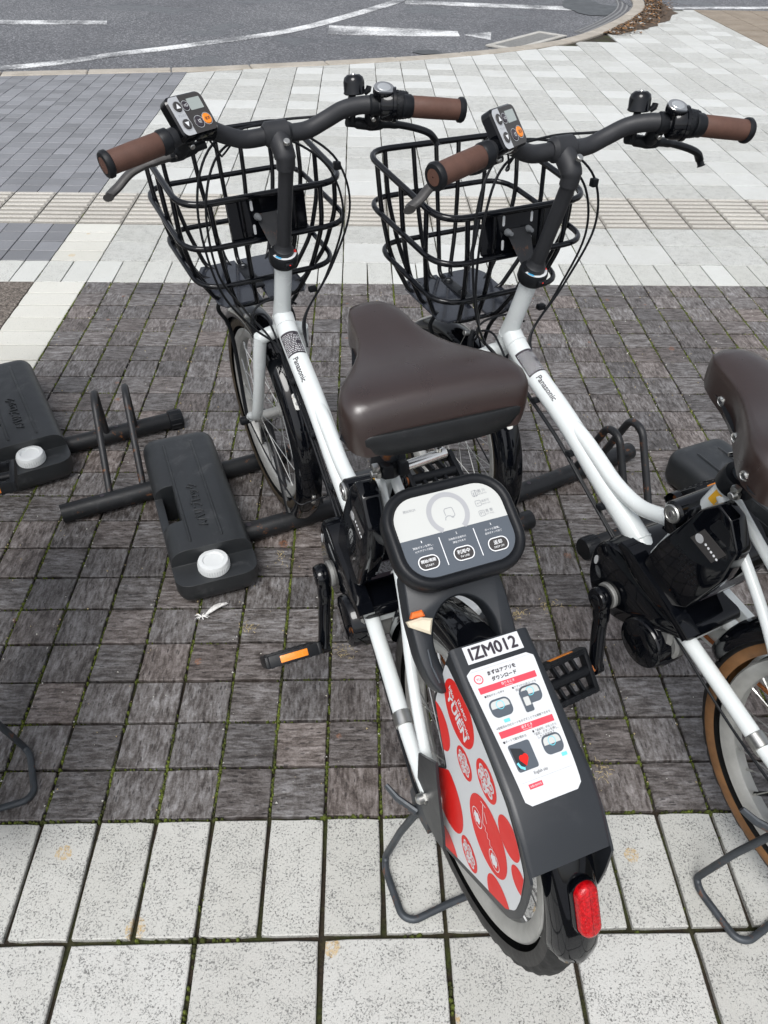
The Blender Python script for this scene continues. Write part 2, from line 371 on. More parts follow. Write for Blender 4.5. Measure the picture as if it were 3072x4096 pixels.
def mat_white(name, base, sx, sy, speck, smoothmix, dirt=.5, yellow=True, sc=270):
    n = N(name); P, cell, R = cellrand(n, sx, sy)
    vo = n.n('TexVoronoi'); vo.inputs['Scale'].default_value = sc; n.l(P, vo.inputs['Vector'])
    sp = n.n('SeparateColor'); n.l(vo.outputs['Color'], sp.inputs[0])
    rough_tile = n.ramp(R[0], [(smoothmix-.12, BLACK4), (smoothmix+.02, WHITE4)]) if smoothmix > 0 else None
    patch = n.ramp(n.noise(P, 28, 4, .6), [(.35, (.35, .35, .35, 1)), (.65, WHITE4)])
    dens = n.math('MULTIPLY', speck, patch)
    if rough_tile is not None: dens = n.math('MULTIPLY', dens, n.math('MULTIPLY_ADD', rough_tile, .85, .15))
    grain = n.noise(P, sc*1.15, 4, .64, .5)
    thr = n.math('MULTIPLY_ADD', dens, -.32, .635)
    k = n.math('MULTIPLY', n.math('SUBTRACT', grain, thr), 16); k.node.use_clamp = True
    fine = n.noise(P, 700, 3, .6)
    col = n.mix(n.ramp(fine, [(.3, BLACK4), (.7, WHITE4)]), tuple(v*.90 for v in base)+(1,), tuple(min(.9, v*1.06) for v in base)+(1,))
    tone = n.mix(R[1], (.92, .915, .90, 1), (1.05, 1.05, 1.05, 1)); col = n.mix(1, col, tone, 'MULTIPLY')
    if rough_tile is not None: col = n.mix(rough_tile, col, n.mix(1, col, (.91, .905, .89, 1), 'MULTIPLY'))
    grime = n.ramp(n.noise(P, 9, 5, .65), [(.42, WHITE4), (.75, (.82, .81, .78, 1))]); col = n.mix(dirt, col, grime, 'MULTIPLY')
    col = n.mix(n.math('MULTIPLY', k, .9), col, n.mix(sp.outputs[2], (.09, .09, .085, 1), (.27, .27, .26, 1)))
    if yellow: col = n.mix(n.math('MULTIPLY', spots(n, P, 6, .34, .0135, .014), .62), col, (.52, .33, .09, 1))
    n.set(Base_Color=col, Roughness=n.math('MULTIPLY_ADD', n.noise(P, 40, 3), .25, .42))
    n.bump(n.math('ADD', fine, n.math('MULTIPLY', k, -.7)), .5, .0009)
    return n.m
def mat_grey():
    n = N('grey_paver'); P, cell, R = cellrand(n, .1, .1)
    a = n.noise(P, 420, 4, .65); col = n.ramp(a, [(.3, (.155, .158, .167)), (.7, (.245, .25, .262))])
    tone = n.mix(R[1], (.78, .78, .79, 1), (1.18, 1.18, 1.2, 1)); col = n.mix(1, col, tone, 'MULTIPLY')
    col = n.mix(.5, col, n.ramp(n.noise(P, 3, 4), [(.35, (.8, .8, .8, 1)), (.7, (1.1, 1.1, 1.1, 1))]), 'MULTIPLY')
    n.set(Base_Color=col, Roughness=.5); n.bump(a, .4, .0008); return n.m
def mat_brown():
    n = N('brown_washed_paver'); P, cell, R = cellrand(n, .2, .2)
    vo = n.n('TexVoronoi'); vo.inputs['Scale'].default_value = 190; n.l(P, vo.inputs['Vector'])
    sp = n.n('SeparateColor'); n.l(vo.outputs['Color'], sp.inputs[0])
    col = n.ramp(sp.outputs[0], [(0, (.035, .028, .022)), (.5, (.12, .098, .08)), (1, (.24, .21, .18))])
    n.set(Base_Color=col, Roughness=.6); n.bump(vo.outputs['Distance'], -.6, .002); return n.m
def mat_tactile():
    n = N('tactile_paver'); P, cell, R = cellrand(n, .2, .4)
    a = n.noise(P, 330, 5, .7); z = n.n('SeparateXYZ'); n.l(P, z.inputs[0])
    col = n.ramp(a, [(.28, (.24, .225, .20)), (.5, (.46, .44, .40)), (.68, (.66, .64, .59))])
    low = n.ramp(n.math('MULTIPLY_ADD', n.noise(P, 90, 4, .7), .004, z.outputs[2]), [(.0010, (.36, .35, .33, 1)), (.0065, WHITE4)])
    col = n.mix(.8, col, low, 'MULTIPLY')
    tone = n.mix(R[1], (.92, .91, .90, 1), (1.08, 1.08, 1.08, 1)); col = n.mix(1, col, tone, 'MULTIPLY')
    n.set(Base_Color=col, Roughness=.62); n.bump(a, .7, .0015); return n.m
def mat_joint():
    n = N('mossy_joint_soil'); P = n.n('NewGeometry').outputs['Position']
    a = n.noise(P, 160, 5, .7); b = n.noise(P, 11, 4, .6)
    soil = n.ramp(a, [(.3, (.010, .007, .004)), (.6, (.032, .022, .012)), (.8, (.075, .055, .032))])
    moss = n.ramp(a, [(.3, (.012, .016, .003)), (.7, (.055, .070, .010))])
    n.set(Base_Color=n.mix(n.ramp(b, [(.46, BLACK4), (.66, WHITE4)]), soil, moss), Roughness=.9); n.bump(a, .9, .004); return n.m
def mat_moss():
    n = N('moss'); P = n.n('NewGeometry').outputs['Position']
    a = n.noise(P, 260, 4, .7); b = n.noise(P, 17, 4, .6)
    dark = n.ramp(a, [(.3, (.010, .012, .003)), (.7, (.038, .040, .010))]); lite = n.ramp(a, [(.3, (.040, .058, .006)), (.7, (.15, .185, .022))])
    n.set(Base_Color=n.mix(n.ramp(b, [(.40, BLACK4), (.58, WHITE4)]), dark, lite), Roughness=.95); n.bump(a, .8, .002); return n.m
def mat_asphalt():
    n = N('asphalt'); P = n.n('NewGeometry').outputs['Position']
    vo = n.n('TexVoronoi'); vo.inputs['Scale'].default_value = 95; n.l(P, vo.inputs['Vector'])
    sp = n.n('SeparateColor'); n.l(vo.outputs['Color'], sp.inputs[0])
    col = n.ramp(sp.outputs[0], [(0, (.06, .062, .066)), (.7, (.125, .128, .136)), (1, (.29, .29, .30))])
    lrg = n.noise(P, .8, 4, .6); col = n.mix(1, col, n.ramp(lrg, [(.35, (.78, .78, .80, 1)), (.7, (1.12, 1.12, 1.12, 1))]), 'MULTIPLY')
    wet = n.ramp(n.noise(P, 1.3, 4, .6), [(.56, BLACK4), (.62, WHITE4)])
    col = n.mix(n.math('MULTIPLY', wet, .55), col, (.035, .037, .042, 1))
    rg = n.math('MULTIPLY_ADD', wet, -.26, .58); n.set(Base_Color=col, Roughness=rg); n.bump(vo.outputs['Distance'], .7, .004); return n.m
def mat_roadpaint():
    n = N('worn_road_paint'); P = n.n('NewGeometry').outputs['Position']
    a = n.noise(P, 45, 6, .75); b = n.noise(P, 2.6, 3, .6)
    k = n.ramp(n.math('MULTIPLY_ADD', b, .55, n.math('MULTIPLY', a, .6)), [(.50, BLACK4), (.66, WHITE4)])
    n.set(Base_Color=n.mix(k, (.14, .142, .148, 1), (.74, .75, .75, 1)), Roughness=.6); n.bump(a, .5, .002); return n.m
def mat_concrete(name, c, sc=140):
    n = N(name); P = n.n('NewGeometry').outputs['Position']; a = n.noise(P, sc, 6, .7); b = n.noise(P, 6, 4, .6)
    col = n.mix(n.ramp(a, [(.3, BLACK4), (.7, WHITE4)]), tuple(v*.78 for v in c)+(1,), tuple(v*1.18 for v in c)+(1,))
    col = n.mix(.7, col, n.ramp(b, [(.35, (.72, .70, .66, 1)), (.65, (1.05, 1.05, 1.05, 1))]), 'MULTIPLY')
    n.set(Base_Color=col, Roughness=.7); n.bump(a, .4, .001); return n.m
MAT['dark'] = mat_dark(); MAT['grey'] = mat_grey(); MAT['brown'] = mat_brown(); MAT['tactile'] = mat_tactile()
MAT['w_front'] = mat_white('white_granite_paver', (.52, .52, .49), .1, .2, .44, 0, .35)
MAT['w_big'] = mat_white('white_granite_large_paver', (.53, .53, .505), .2, .2, .42, 0, .35)
MAT['w_strip'] = mat_white('white_strip_paver', (.60, .595, .545), .2, .1, .08, 0, .25, True)
MAT['w_row'] = mat_white('white_row_paver', (.59, .60, .575), .1, .2, .34, .45, .3, False)
MAT['w_far'] = mat_white('white_plaza_paver', (.575, .585, .568), .2, .2, .42, .45, .5, False)
MAT['joint'] = mat_joint(); MAT['moss'] = mat_moss(); MAT['asphalt'] = mat_asphalt(); MAT['paint'] = mat_roadpaint()
MAT['kerb'] = mat_concrete('kerb_concrete', (.40, .365, .315)); MAT['gutter'] = mat_concrete('gutter_concrete', (.46, .45, .42))
MAT['dirt'] = mat_concrete('leafy_dirt', (.085, .055, .032), 60); MAT['brownfar'] = mat_concrete('brown_far_paving', (.27, .225, .175), 50)
MAT['water'] = simple('puddle_water', (.016, .018, .020), .35, 0, 0, .3, 3, spec=.3)

# ================================================================ the setting: paving, kerb, road
KERB = [(-9, 4.45), (-5, 5.08), (-2.489, 5.562), (-1.182, 5.796), (-.817, 5.898), (-.231, 6.066), (.349, 6.256), (.85, 6.46), (1.342, 6.706),
        (1.892, 7.083), (2.25, 7.46), (2.562, 7.922), (2.90, 8.50), (3.18, 9.10), (3.36, 9.8), (3.42, 10.8), (3.2, 13)]
KC = [tuple(p[:2]) for p in cr([V((x, y, 0)) for x, y in KERB], 4)]
def kerb_y(x):
    for a, b in zip(KC, KC[1:]):
        if a[0] <= x <= b[0]: return a[1]+(b[1]-a[1])*(x-a[0])/(b[0]-a[0]+1e-9)
    return 9.15 if x > 3.2 else 4.4
def inside(x, y): return y < (9.12 if x > 3.19 else kerb_y(x))
def tile_mesh(name, w_, h, gap, mat, segs, seed, jit, th=.028, bev=.0016):
    rnd = random.Random(seed); W, H = (w_-gap)/2, (h-gap)/2; c = [(-W, -H), (W, -H), (W, H), (-W, H)]; p = []
    for i in range(4):
        a, b = c[i], c[(i+1) % 4]
        for k in range(segs):
            t = k/segs; x, y = a[0]+(b[0]-a[0])*t, a[1]+(b[1]-a[1])*t
            if k == 0: x *= 1-rnd.random()*.02; y *= 1-rnd.random()*.02
            p.append((x+rnd.uniform(-jit, jit), y+rnd.uniform(-jit, jit)))
    g = G(); g.prism(p, lambda u, v, w: V((u, v, w)), -th, 0, bev); return g.mesh(name, mat, 0, False)
def tactile_mesh(name, seed):
    g = G(); g.prism(rrect(.195, .195, .003, 1), lambda u, v, w: V((u, v, w)), -.028, 0, .001)
    for k in range(4):
        y = -.074+k*.0493
        g.prism(rrect(.186, .024, .008, 3, 0, y), lambda u, v, w: V((u, v, w)), .0003, .0062, .0045)
    return g.mesh(name, 'tactile', 0, False)
class Zone:
    """a structure made of laid pieces: up to 300 as objects, the rest joined"""
    def __init__(s, name, piece, w_, h, gap, mat, segs=2, jit=.0006, nvar=6, limit=296, dz=.0008, tilt=.006, maker=None):
        s.root = tag(empty(name), kind='structure'); s.piece = piece; s.mat = mat; s.items = []; s.limit = limit; s.dz = dz; s.tilt = tilt; s.cut = []
        s.var = [maker(piece, k) if maker else tile_mesh(piece, w_, h, gap, mat, segs, hash((piece, k)) & 0xffff, jit) for k in range(nvar)]; s.w, s.h, s.gap = w_, h, gap
    def fill(s, x0, x1, y0, y1, skip=None):
        nx = round((x1-x0)/s.w); ny = round((y1-y0)/s.h)
        for j in range(ny):
            for i in range(nx):
                cx = x0+(i+.5)*s.w; cy = y0+(j+.5)*s.h
                if skip and skip(cx, cy): continue
                cs = [(cx+a*s.w/2, cy+b*s.h/2) for a, b in ((-1, -1), (1, -1), (1, 1), (-1, 1))]
                ins = sum(inside(*c) for c in cs)
                if ins == 4: s.items.append((cx, cy))
                elif ins: s.cut.append((cx, cy, cs))
        return s
    def done(s):
        rnd = random.Random(3)
        camxy = V((.062, -.674)); s.items.sort(key=lambda c: (V(c)-camxy).length)
        vis = [c for c in s.items if onscreen(*c)]; hid = [c for c in s.items if not onscreen(*c)]
        one = vis[:s.limit]; rest = vis[s.limit:]+hid
        for cx, cy in one:
            o = link(s.piece, s.var[rnd.randrange(len(s.var))], s.root); o.location = (cx, cy, rnd.uniform(-s.dz, s.dz))
            o.rotation_euler = (rnd.gauss(0, s.tilt*.5), rnd.gauss(0, s.tilt*.5), rnd.gauss(0, .003)+(pi if rnd.random() < .5 else 0))
        g = G()
        for cx, cy in rest:
            me = s.var[rnd.randrange(len(s.var))]; z = rnd.uniform(-s.dz, s.dz)
            g.add([v.co+V((cx, cy, z)) for v in me.vertices], [tuple(p.vertices) for p in me.polygons])
        for cx, cy, cs in s.cut:
            poly = [(cx+(x-cx)*(1-s.gap/s.w), cy+(y-cy)*(1-s.gap/s.h)) for x, y in cs]
            for a, b in zip(KC, KC[1:]):
                if max(a[0], b[0]) < cx-s.w or min(a[0], b[0]) > cx+s.w: continue
                poly = clip(poly, b, a)
                if len(poly) < 3: break
            if len(poly) >= 3: g.prism(poly, lambda u, v, w: V((u, v, w)), -.028, 0, 0)
        if g.v: tag(g.build(s.piece, s.mat, s.root, 0, False), kind='stuff')
        return s.root
def onscreen(x, y, mrg=.12):
    d = V((x, y, 0))-V((.06199, -.67434, 1.31847)); z = d.dot(f)
    if z <= 0: return False
    return abs(d.dot(rt)/z*3063.69/3072*2) < 1+mrg and abs(d.dot(up)/z*3063.69/4096*2) < 1+mrg

bed = G(); PB = [(-9, -1.5), (9, -1.5), (9, 9.12), (3.19, 9.12)]+[p for p in reversed(KC) if p[1] < 9.1]
bed.flat(PB, lambda u, v, w: V((u, v, w)), -.0105); tag(bed.build('paving_bed', 'joint', None, 0), kind='structure')
Zone('white_front_paving', 'paver', .1, .2, .0075, 'w_front', 4, .0006).fill(-1.0, 1.4, -.2, 0).done()
Zone('large_white_paving', 'paver', .2, .2, .009, 'w_big', 5, .0006).fill(-1.0, 1.4, -1.0, -.2).done()
Zone('dark_paving', 'paver', .1, .1, .0056, 'dark', 4, .0009, 10, dz=.0012, tilt=.010).fill(-1.0, 2.6, 0, 2.2).done()
Zone('white_strip_paving', 'paver', .2, .1, .0045, 'w_strip', 3, .0004).fill(-1.2, -1.0, -.4, 2.2).fill(-1.2, -1.0, 2.4, 2.8).done()
Zone('brown_paving', 'paver', .2, .2, .004, 'brown', 2, .0004).fill(-3.0, -1.2, .2, 2.2).done()
Zone('white_row_paving', 'paver', .1, .2, .0042, 'w_row', 3, .0004).fill(-2.6, 3.0, 2.2, 2.4).done()
Zone('near_white_paving', 'paver', .2, .2, .0042, 'w_far', 2, .0004).fill(-1.0, 3.4, 2.4, 2.8).done()
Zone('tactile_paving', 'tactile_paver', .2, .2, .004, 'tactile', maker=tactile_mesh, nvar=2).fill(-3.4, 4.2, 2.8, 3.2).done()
Zone('grey_paving', 'paver', .1, .1, .0036, 'grey', 2, .0004).fill(-3.6, -1.2, 2.4, 2.8).fill(-4.4, -1.2, 3.2, 5.9).done()
litter = lambda x, y: 1.75 < x < 3.15 and y > kerb_y(x)-.16-.10*sin(x*9)
far = Zone('white_plaza_paving', 'paver', .2, .2, .0042, 'w_far', 2, .0004)
far.fill(-1.2, 3.6, 3.2, 9.2, litter)
far.fill(3.6, 6.4, 3.2, 7.0).done()
g = G(); g.flat([(3.6, 7.0), (6.6, 7.0), (6.6, 9.12), (3.6, 9.12)], lambda u, v, w: V((u, v, w)), -.006)
tag(g.build('plaza_bed', 'w_far', None, 0), kind='structure')
Zone('brown_plaza_paving', 'paver', .3, .3, .006, 'brownfar', 1, .0004).fill(3.72, 7.02, 7.0, 9.1).done()
# kerb
kroot = tag(empty('kerb'), kind='structure'); acc = 0; cur = [KC[0]]; KO = []
def off(i, d):
    a = V(KC[max(i-1, 0)]); b = V(KC[min(i+1, len(KC)-1)]); t = (b-a).normalized(); return V(KC[i])+V((-t.y, t.x))*d
pts = cr([V((x, y, 0)) for x, y in KERB], 12)
dist = [0]
for a, b in zip(pts, pts[1:]): dist.append(dist[-1]+(b-a).length)
def kp(d):
    for i in range(len(pts)-1):
        if dist[i+1] >= d: t = (d-dist[i])/(dist[i+1]-dist[i]+1e-9); return pts[i].lerp(pts[i+1], t), (pts[i+1]-pts[i]).normalized()
    return pts[-1], (pts[-1]-pts[-2]).normalized()
d = 0; krnd = random.Random(5)
while d < dist[-1]-.1:
    e = min(d+.6, dist[-1]); poly = []; inn = []; outp = []
    for k in range(4):
        p, t = kp(d+.004+(e-d-.008)*k/3); nrm = V((-t.y, t.x, 0)); inn.append(tuple((p+nrm*.004)[:2])); outp.append(tuple((p+nrm*.135)[:2]))
    poly = inn+outp[::-1]
    g = G(); g.prism(poly, lambda u, v, w: V((u, v, w)), -.14, .006+krnd.uniform(-.002, .002), .007); g.build('kerb_stone', 'kerb', kroot, 0, True); d = e
# road surface, well past the frame
g = G(); g.flat([(-120, -.5), (-9.2, -.5), (-9.2, 4.6)]+[tuple((kp(q*.5)[0]+V((-kp(q*.5)[1].y, kp(q*.5)[1].x, 0))*.02)[:2]) for q in range(int(dist[-1]/.5))]+[(3.2, 140), (-120, 140)], lambda u, v, w: V((u, v, w)), -.025)
tag(g.build('road', 'asphalt', None, 0), kind='structure')
g = G(); g.flat([(3.1, 9.12), (120, 9.12), (120, 140), (3.1, 140)], lambda u, v, w: V((u, v, w)), -.016); tag(g.build('side_road', 'asphalt', None, 0), kind='structure')
g = G(); g.flat([(-120, -120), (120, -120), (120, 9.12), (9, 9.12), (9, -1.5), (-9, -1.5), (-9.2, -.5), (-120, -.5)], lambda u, v, w: V((u, v, w)), -.02); tag(g.build('ground', 'grey', None, 0), kind='structure')
FZ = lambda u, v, w=0: V((u, v, w))
def near_(p, k=.947): return (.062+(p[0]-.062)*k, -.674+(p[1]+.674)*k)
def roadline(name, poly, z=-.0205):
    poly = [near_(p) for p in poly] if z < -.015 else poly
    g = G(); g.prism(poly, FZ, z-.0035, z, 0); return tag(g.build(name, 'paint', None, 0), kind='structure')
def stripe(path, wd):
    a = []; b = []
    path = cr([V((x, y, 0)) for x, y in path], 6)
    for i, p in enumerate(path):
        t = (path[min(i+1, len(path)-1)]-path[max(i-1, 0)]).normalized(); n_ = V((-t.y, t.x, 0))*wd/2; a.append(tuple((p+n_)[:2])); b.append(tuple((p-n_)[:2]))
    return a+b[::-1]
roadline('road_marking', stripe([(-4.2, 5.75), (-3.4, 5.98), (-2.76, 6.30), (-2.39, 6.52), (-2.0, 6.88), (-1.48, 7.28), (-.62, 8.06), (0, 9.04), (.56, 10.1), (1.0, 11.2)], .15))
roadline('road_marking', [(-6, 7.95), (-2.41, 8.26), (-2.45, 8.45), (-6, 8.2)])
roadline('road_marking', [(-.22, 7.93), (.5, 7.92), (1.06, 7.95), (1.06, 8.20), (.4, 8.34), (-.22, 8.40)])
roadline('road_marking', [(1.12, 8.02), (1.34, 7.80), (1.40, 8.20)])
roadline('road_marking', [(.62, 9.86), (2.55, 9.62), (2.60, 9.86), (.62, 10.12)])
roadline('road_marking', [(3.45, 9.22), (8, 9.70), (8, 9.88), (3.45, 9.34)], -.0112)
def blob(cx, cy, rx, ry, seed, n=40, rg=.25):
    return [(cx+rx*cos(2*pi*i/n)*(1+rg*noise.noise((cos(2*pi*i/n)*1.6+seed, sin(2*pi*i/n)*1.6, seed))), cy+ry*sin(2*pi*i/n)*(1+rg*noise.noise((cos(2*pi*i/n)*1.6, sin(2*pi*i/n)*1.6+seed, seed+3)))) for i in range(n)]
for nm, (cx, cy, rx, ry, sd_) in (('puddle', (.70, 7.17, .13, .09, 1)), ('puddle', (2.75, 9.85, .32, .55, 2))):
    g = G(); g.flat([near_(p) for p in blob(cx, cy, rx, ry, sd_, rg=.5)], FZ, -.0195); tag(g.build(nm, 'water', None, 0), kind='structure')
# drain: concrete surround, steel grating; slotted gutter along the bend
dr = empty('street_drain', (1.60, 7.30, -.0205)); tag(dr, 'steel street drain grating in a pale concrete surround beside the kerb', 'drain')
a1 = V((.59, .69)).normalized(); ex = V((a1.x, a1.y, 0)); ey = V((-a1.y, a1.x, 0)); fd = lambda u, v, w=0: ex*u+ey*v+V((0, 0, w))
g = G()
for x0, x1, y0, y1 in ((-.46, .46, -.15, -.10), (-.46, .46, .10, .15), (-.46, -.40, -.10, .10), (.40, .46, -.10, .10)):
    g.prism([(x0, y0), (x1, y0), (x1, y1), (x0, y1)], fd, 0, .012, .002)
g.build('surround', 'gutter', dr, 0)
for k in range(19):
    g = G(); x = -.36+k*.04; g.prism([(x-.008, -.098), (x+.008, -.098), (x+.008, .098), (x-.008, .098)], fd, .001, .010, .002); g.build('bar', 'alucast', dr, 0)
g = G(); g.flat([(-.40, -.10), (.40, -.10), (.40, .10), (-.40, .10)], fd, .0008); g.build('pit', 'print_black', dr, 0)
gr = empty('gutter_grating'); tag(gr, 'slotted metal gutter strip curving along the road side of the kerb', 'drain')
g = G(); gi = []; go = []
for k in range(30):
    p, t = kp(12.05+k*.14); n_ = V((-t.y, t.x, 0)); gi.append(tuple((p+n_*.14)[:2])); go.append(tuple((p+n_*.30)[:2]))
g.prism(gi+go[::-1], FZ, -.024, -.019, .001); g.build('strip', 'alucast', gr, 0)
g = G()
for k in range(120):
    p, t = kp(12.06+k*.0335); n_ = V((-t.y, t.x, 0))
    for q in (.17, .22, .27): c_ = p+n_*q; g.flat([tuple((c_+t*a*.010+n_*b*.015)[:2]) for a, b in ((-1, -1), (1, -1), (1, 1), (-1, 1))], FZ, -.0185)
tag(g.build('slot', 'print_black', gr, 0), kind='stuff')
# leafy dirt and broken paver triangles in the kerb bend
poly = [tuple((kp(d_)[0]-V((-kp(d_)[1].y, kp(d_)[1].x, 0))*.0)[:2]) for d_ in [12.0+.12*k for k in range(21)]]
back = []
for k in range(21):
    p, t = kp(12.0+.12*k); n_ = V((-t.y, t.x, 0)); back.append(tuple((p-n_*(.12+.22*sin(pi*k/20)*(1+.5*noise.noise((k*.9, 0, 2))))))[:2])
g = G(); g.flat(poly+back[::-1], FZ, .0035); tag(g.build('dirt_strip', 'dirt', None, 0), kind='structure')
tri = empty('broken_pavers'); tag(tri, kind='structure')
for k in range(7):
    p, t = kp(12.15+k*.31); n_ = V((-t.y, t.x, 0)); s_ = .07+.045*sin(pi*(k+1)/8)
    g = G(); g.prism([tuple((p-n_*.012-t*s_)[:2]), tuple((p-n_*.012+t*s_*.8)[:2]), tuple((p-n_*s_*1.7-t*s_*.2)[:2])], FZ, -.02, .0075, .001); g.build('paver', 'w_far', tri, 0)
rnd = random.Random(11); g = G()
for k in range(1500):
    d_ = rnd.uniform(12.0, 14.35); p, t = kp(d_); n_ = V((-t.y, t.x, 0)); q = p-n_*abs(rnd.gauss(.06, .11)); a = rnd.random()*6.28; l_ = rnd.uniform(.008, .028)
    e1 = V((cos(a), sin(a), rnd.uniform(-.2, .5)))*l_; e2 = V((-sin(a), cos(a), rnd.uniform(-.3, .3)))*l_*.4; q = q+V((0, 0, .012))
    g.add([q-e1, q-e2, q+e1, q+e2], [(0, 1, 2, 3)], 0 if rnd.random() < .7 else 1)
tag(g.build('leaf_litter', ['dirt', 'leaf'], None, 0, False), 'brown leaf litter gathered along the kerb bend', 'leaves', kind='stuff')

# moss in the joints and pale grit
rnd = random.Random(21); g = G()
def dome(x, y, r, h):
    n = 5; a0 = rnd.random()*6; b = len(g.v)
    for i in range(n): g.v.append(V((x+r*cos(a0+i*2*pi/n)*rnd.uniform(.7, 1.3), y+r*sin(a0+i*2*pi/n)*rnd.uniform(.7, 1.3), -.0100)))
    for i in range(n): g.v.append(V((x+.6*r*cos(a0+.3+i*2*pi/n), y+.6*r*sin(a0+.3+i*2*pi/n), -.0100+h*.75)))
    g.v.append(V((x, y, -.0100+h)))
    for i in range(n):
        j = (i+1) % n; g.f += [[b+i, b+j, b+n+j, b+n+i], [b+n+i, b+n+j, b+2*n]]; g.mi += [0, 0]
def mossline(x0, y0, x1, y1, dens, rr):
    L_ = sqrt((x1-x0)**2+(y1-y0)**2); k = int(L_/.0042)
    for i in range(k):
        t = (i+rnd.random())/k; x = x0+(x1-x0)*t; y = y0+(y1-y0)*t
        if not onscreen(x, y, .02): continue
        q = noise.noise((x*5, y*5, .3))*.6+noise.noise((x*23, y*23, 1.7))*.5+dens
        if q > rnd.random()*.7: 
            s_ = rr*rnd.uniform(.6, 1.25)*(1+max(0, q)*.5); dome(x+rnd.gauss(0, .0012), y+rnd.gauss(0, .0012), s_, rnd.uniform(.0075, .0115)+max(0, q)*.0022)
for i in range(-10, 22): mossline(i*.1, 0, i*.1, 2.2, .38, .0040)
for j in range(1, 22): mossline(-1, j*.1, 2.2, j*.1, .06, .0026)
mossline(-1, 0, 1.4, 0, .30, .004); mossline(-1, -.2, 1.4, -.2, .02, .0040)
for i in range(-10, 14): mossline(i*.1, -.2, i*.1, 0, -.12, .0030)
for i in range(-5, 7): mossline(i*.2, -1, i*.2, -.2, -.06, .0036)
mossline(-1, .6, -1, 2.2, .25, .003); mossline(-1.2, 2.2, 2.6, 2.2, .1, .0026)
for i in range(-6, 15): mossline(i*.2, 2.2, i*.2, 3.2, -.02, .0024)
for j in (2.4, 2.6, 2.8, 3.2): mossline(-1.2, j, 2.6, j, -.15, .0022)
tag(g.build('moss', 'moss', None, 60, False), 'dark green moss growing in the paving joints', 'moss', kind='stuff')
g = G()
for k in range(2600):
    x = rnd.uniform(-1, 2.2); y = rnd.uniform(0, 2.2)
    if not onscreen(x, y, .02): continue
    if rnd.random() < .6: x = round(x*10)/10+rnd.gauss(0, .006)
    s_ = abs(rnd.gauss(.0011, .0007))+.0005; a = rnd.random()*6
    vs = [(x+s_*cos(a), y+s_*sin(a), .0008), (x+s_*cos(a+2.2), y+s_*sin(a+2.2), .0008), (x+s_*cos(a+4.1), y+s_*sin(a+4.1), .0008), (x, y, .0008+s_*1.3)]
    g.add(vs, [(0, 1, 3), (1, 2, 3), (2, 0, 3)], 0 if rnd.random() < .5 else 1)
tag(g.build('grit', ['w_strip', 'straw'], None, 0, False), 'pale grit and crumbs scattered on the dark pavers', 'grit', kind='stuff')

# ================================================================ wheel racks and their water weights
def boxmesh(c, s):
    g = G(); g.box(c, s, None, 0); return g.mesh('c', 'tank', 0)
def tank_body():
    g = G(); g.box((0, -.005, .055), (.188, .545, .110), None, .045, 7); o = link('t', g.mesh('t', 'tank', 0))
    cuts = []
    for c, s in (((0, -.305, .117), (.3, .20, .10)), ((-.0605, -.032, .07), (.029, .138, .3)), ((-.10, -.032, .125), (.110, .138, .10))):
        k = link('k', boxmesh(c, s)); cuts.append(k); md = o.modifiers.new('b', 'BOOLEAN'); md.object = k; md.operation = 'DIFFERENCE'; md.solver = 'EXACT'
    bv = o.modifiers.new('v', 'BEVEL'); bv.width = .011; bv.segments = 4; bv.limit_method = 'ANGLE'; bv.angle_limit = radians(38)
    bpy.context.view_layer.update()
    me = bpy.data.meshes.new_from_object(o.evaluated_get(bpy.context.evaluated_depsgraph_get()))
    for k in cuts+[o]: bpy.data.objects.remove(k)
    me.polygons.foreach_set('use_smooth', [True]*len(me.polygons)); me.set_sharp_from_angle(angle=radians(45)); me.name = 'tank_body'; return me
def embossed(name, body, size, ext, fr, mat, parent):
    c = bpy.data.curves.new('t', 'FONT'); c.body = body; c.align_x = 'CENTER'; c.align_y = 'CENTER'; c.size = size; c.extrude = ext; c.bevel_depth = ext*.35; c.resolution_u = 3
    o = bpy.data.objects.new('t', c); S.collection.objects.link(o); bpy.context.view_layer.update()
    me = bpy.data.meshes.new_from_object(o.evaluated_get(bpy.context.evaluated_depsgraph_get()))
    bpy.data.objects.remove(o)
    for v in me.vertices: v.co = fr(v.co.x, v.co.y, v.co.z)
    me.materials.clear(); me.materials.append(MAT[mat]); me.name = name; return link(name, me, parent)
TB = tank_body()
def tank(loc, rz, label):
    t = tag(empty('weight_tank', loc, rz), label, 'weight tank', 'water weights of the wheel racks')
    link('tank_body', TB, t)
    for x in (-.040, .032):
        g = G(); g.tube([(x, -.178, .1090), (x, -.172, .1108), (x, .204, .1108), (x, .210, .1090)], .0032, 8); g.build('rib', 'tank', t)
    embossed('lettering', 'Aバリブロック', .027, .0020, lambda u, v, w: V((.000-v*1.0, -.052+u*.93, .1103+w)), 'tank', t)
    g = G(); g.lathe([(.030, 0), (.035, .002), (.0355, .020), (.033, .026), (.024, .0275), (.0215, .024), (0, .0235)], (-.003, -.236, .067), (0, 0, 1), 40)
    for k in range(40):
        a = 2*pi*k/40; c_ = V((-.003+.0355*cos(a), -.236+.0355*sin(a), .067)); g.tube([c_+V((0, 0, .004)), c_+V((0, 0, .019))], .0010, 5)
    g.build('cap', 'boltcap', t); g = G(); g.lathe([(.0385, 0), (.0385, .002), (.030, .004)], (-.003, -.236, .0650), (0, 0, 1), 32); g.build('neck', 'tank', t); return t
tank((-.344, .786, 0), .345, 'black water weight tank between the empty rack loops and the front bicycle wheel')
tank((-.9115, 1.1705, 0), .50, 'black water weight tank left of the empty rack loops, beside a black pedal')
tank((.205, .655, 0), .40, 'black water weight tank under the saddle of the bicycle with the red dotted cover')
tank((1.08, .755, 0), .40, 'black water weight tank behind the seat tube of the bicycle beside the rusty loop')
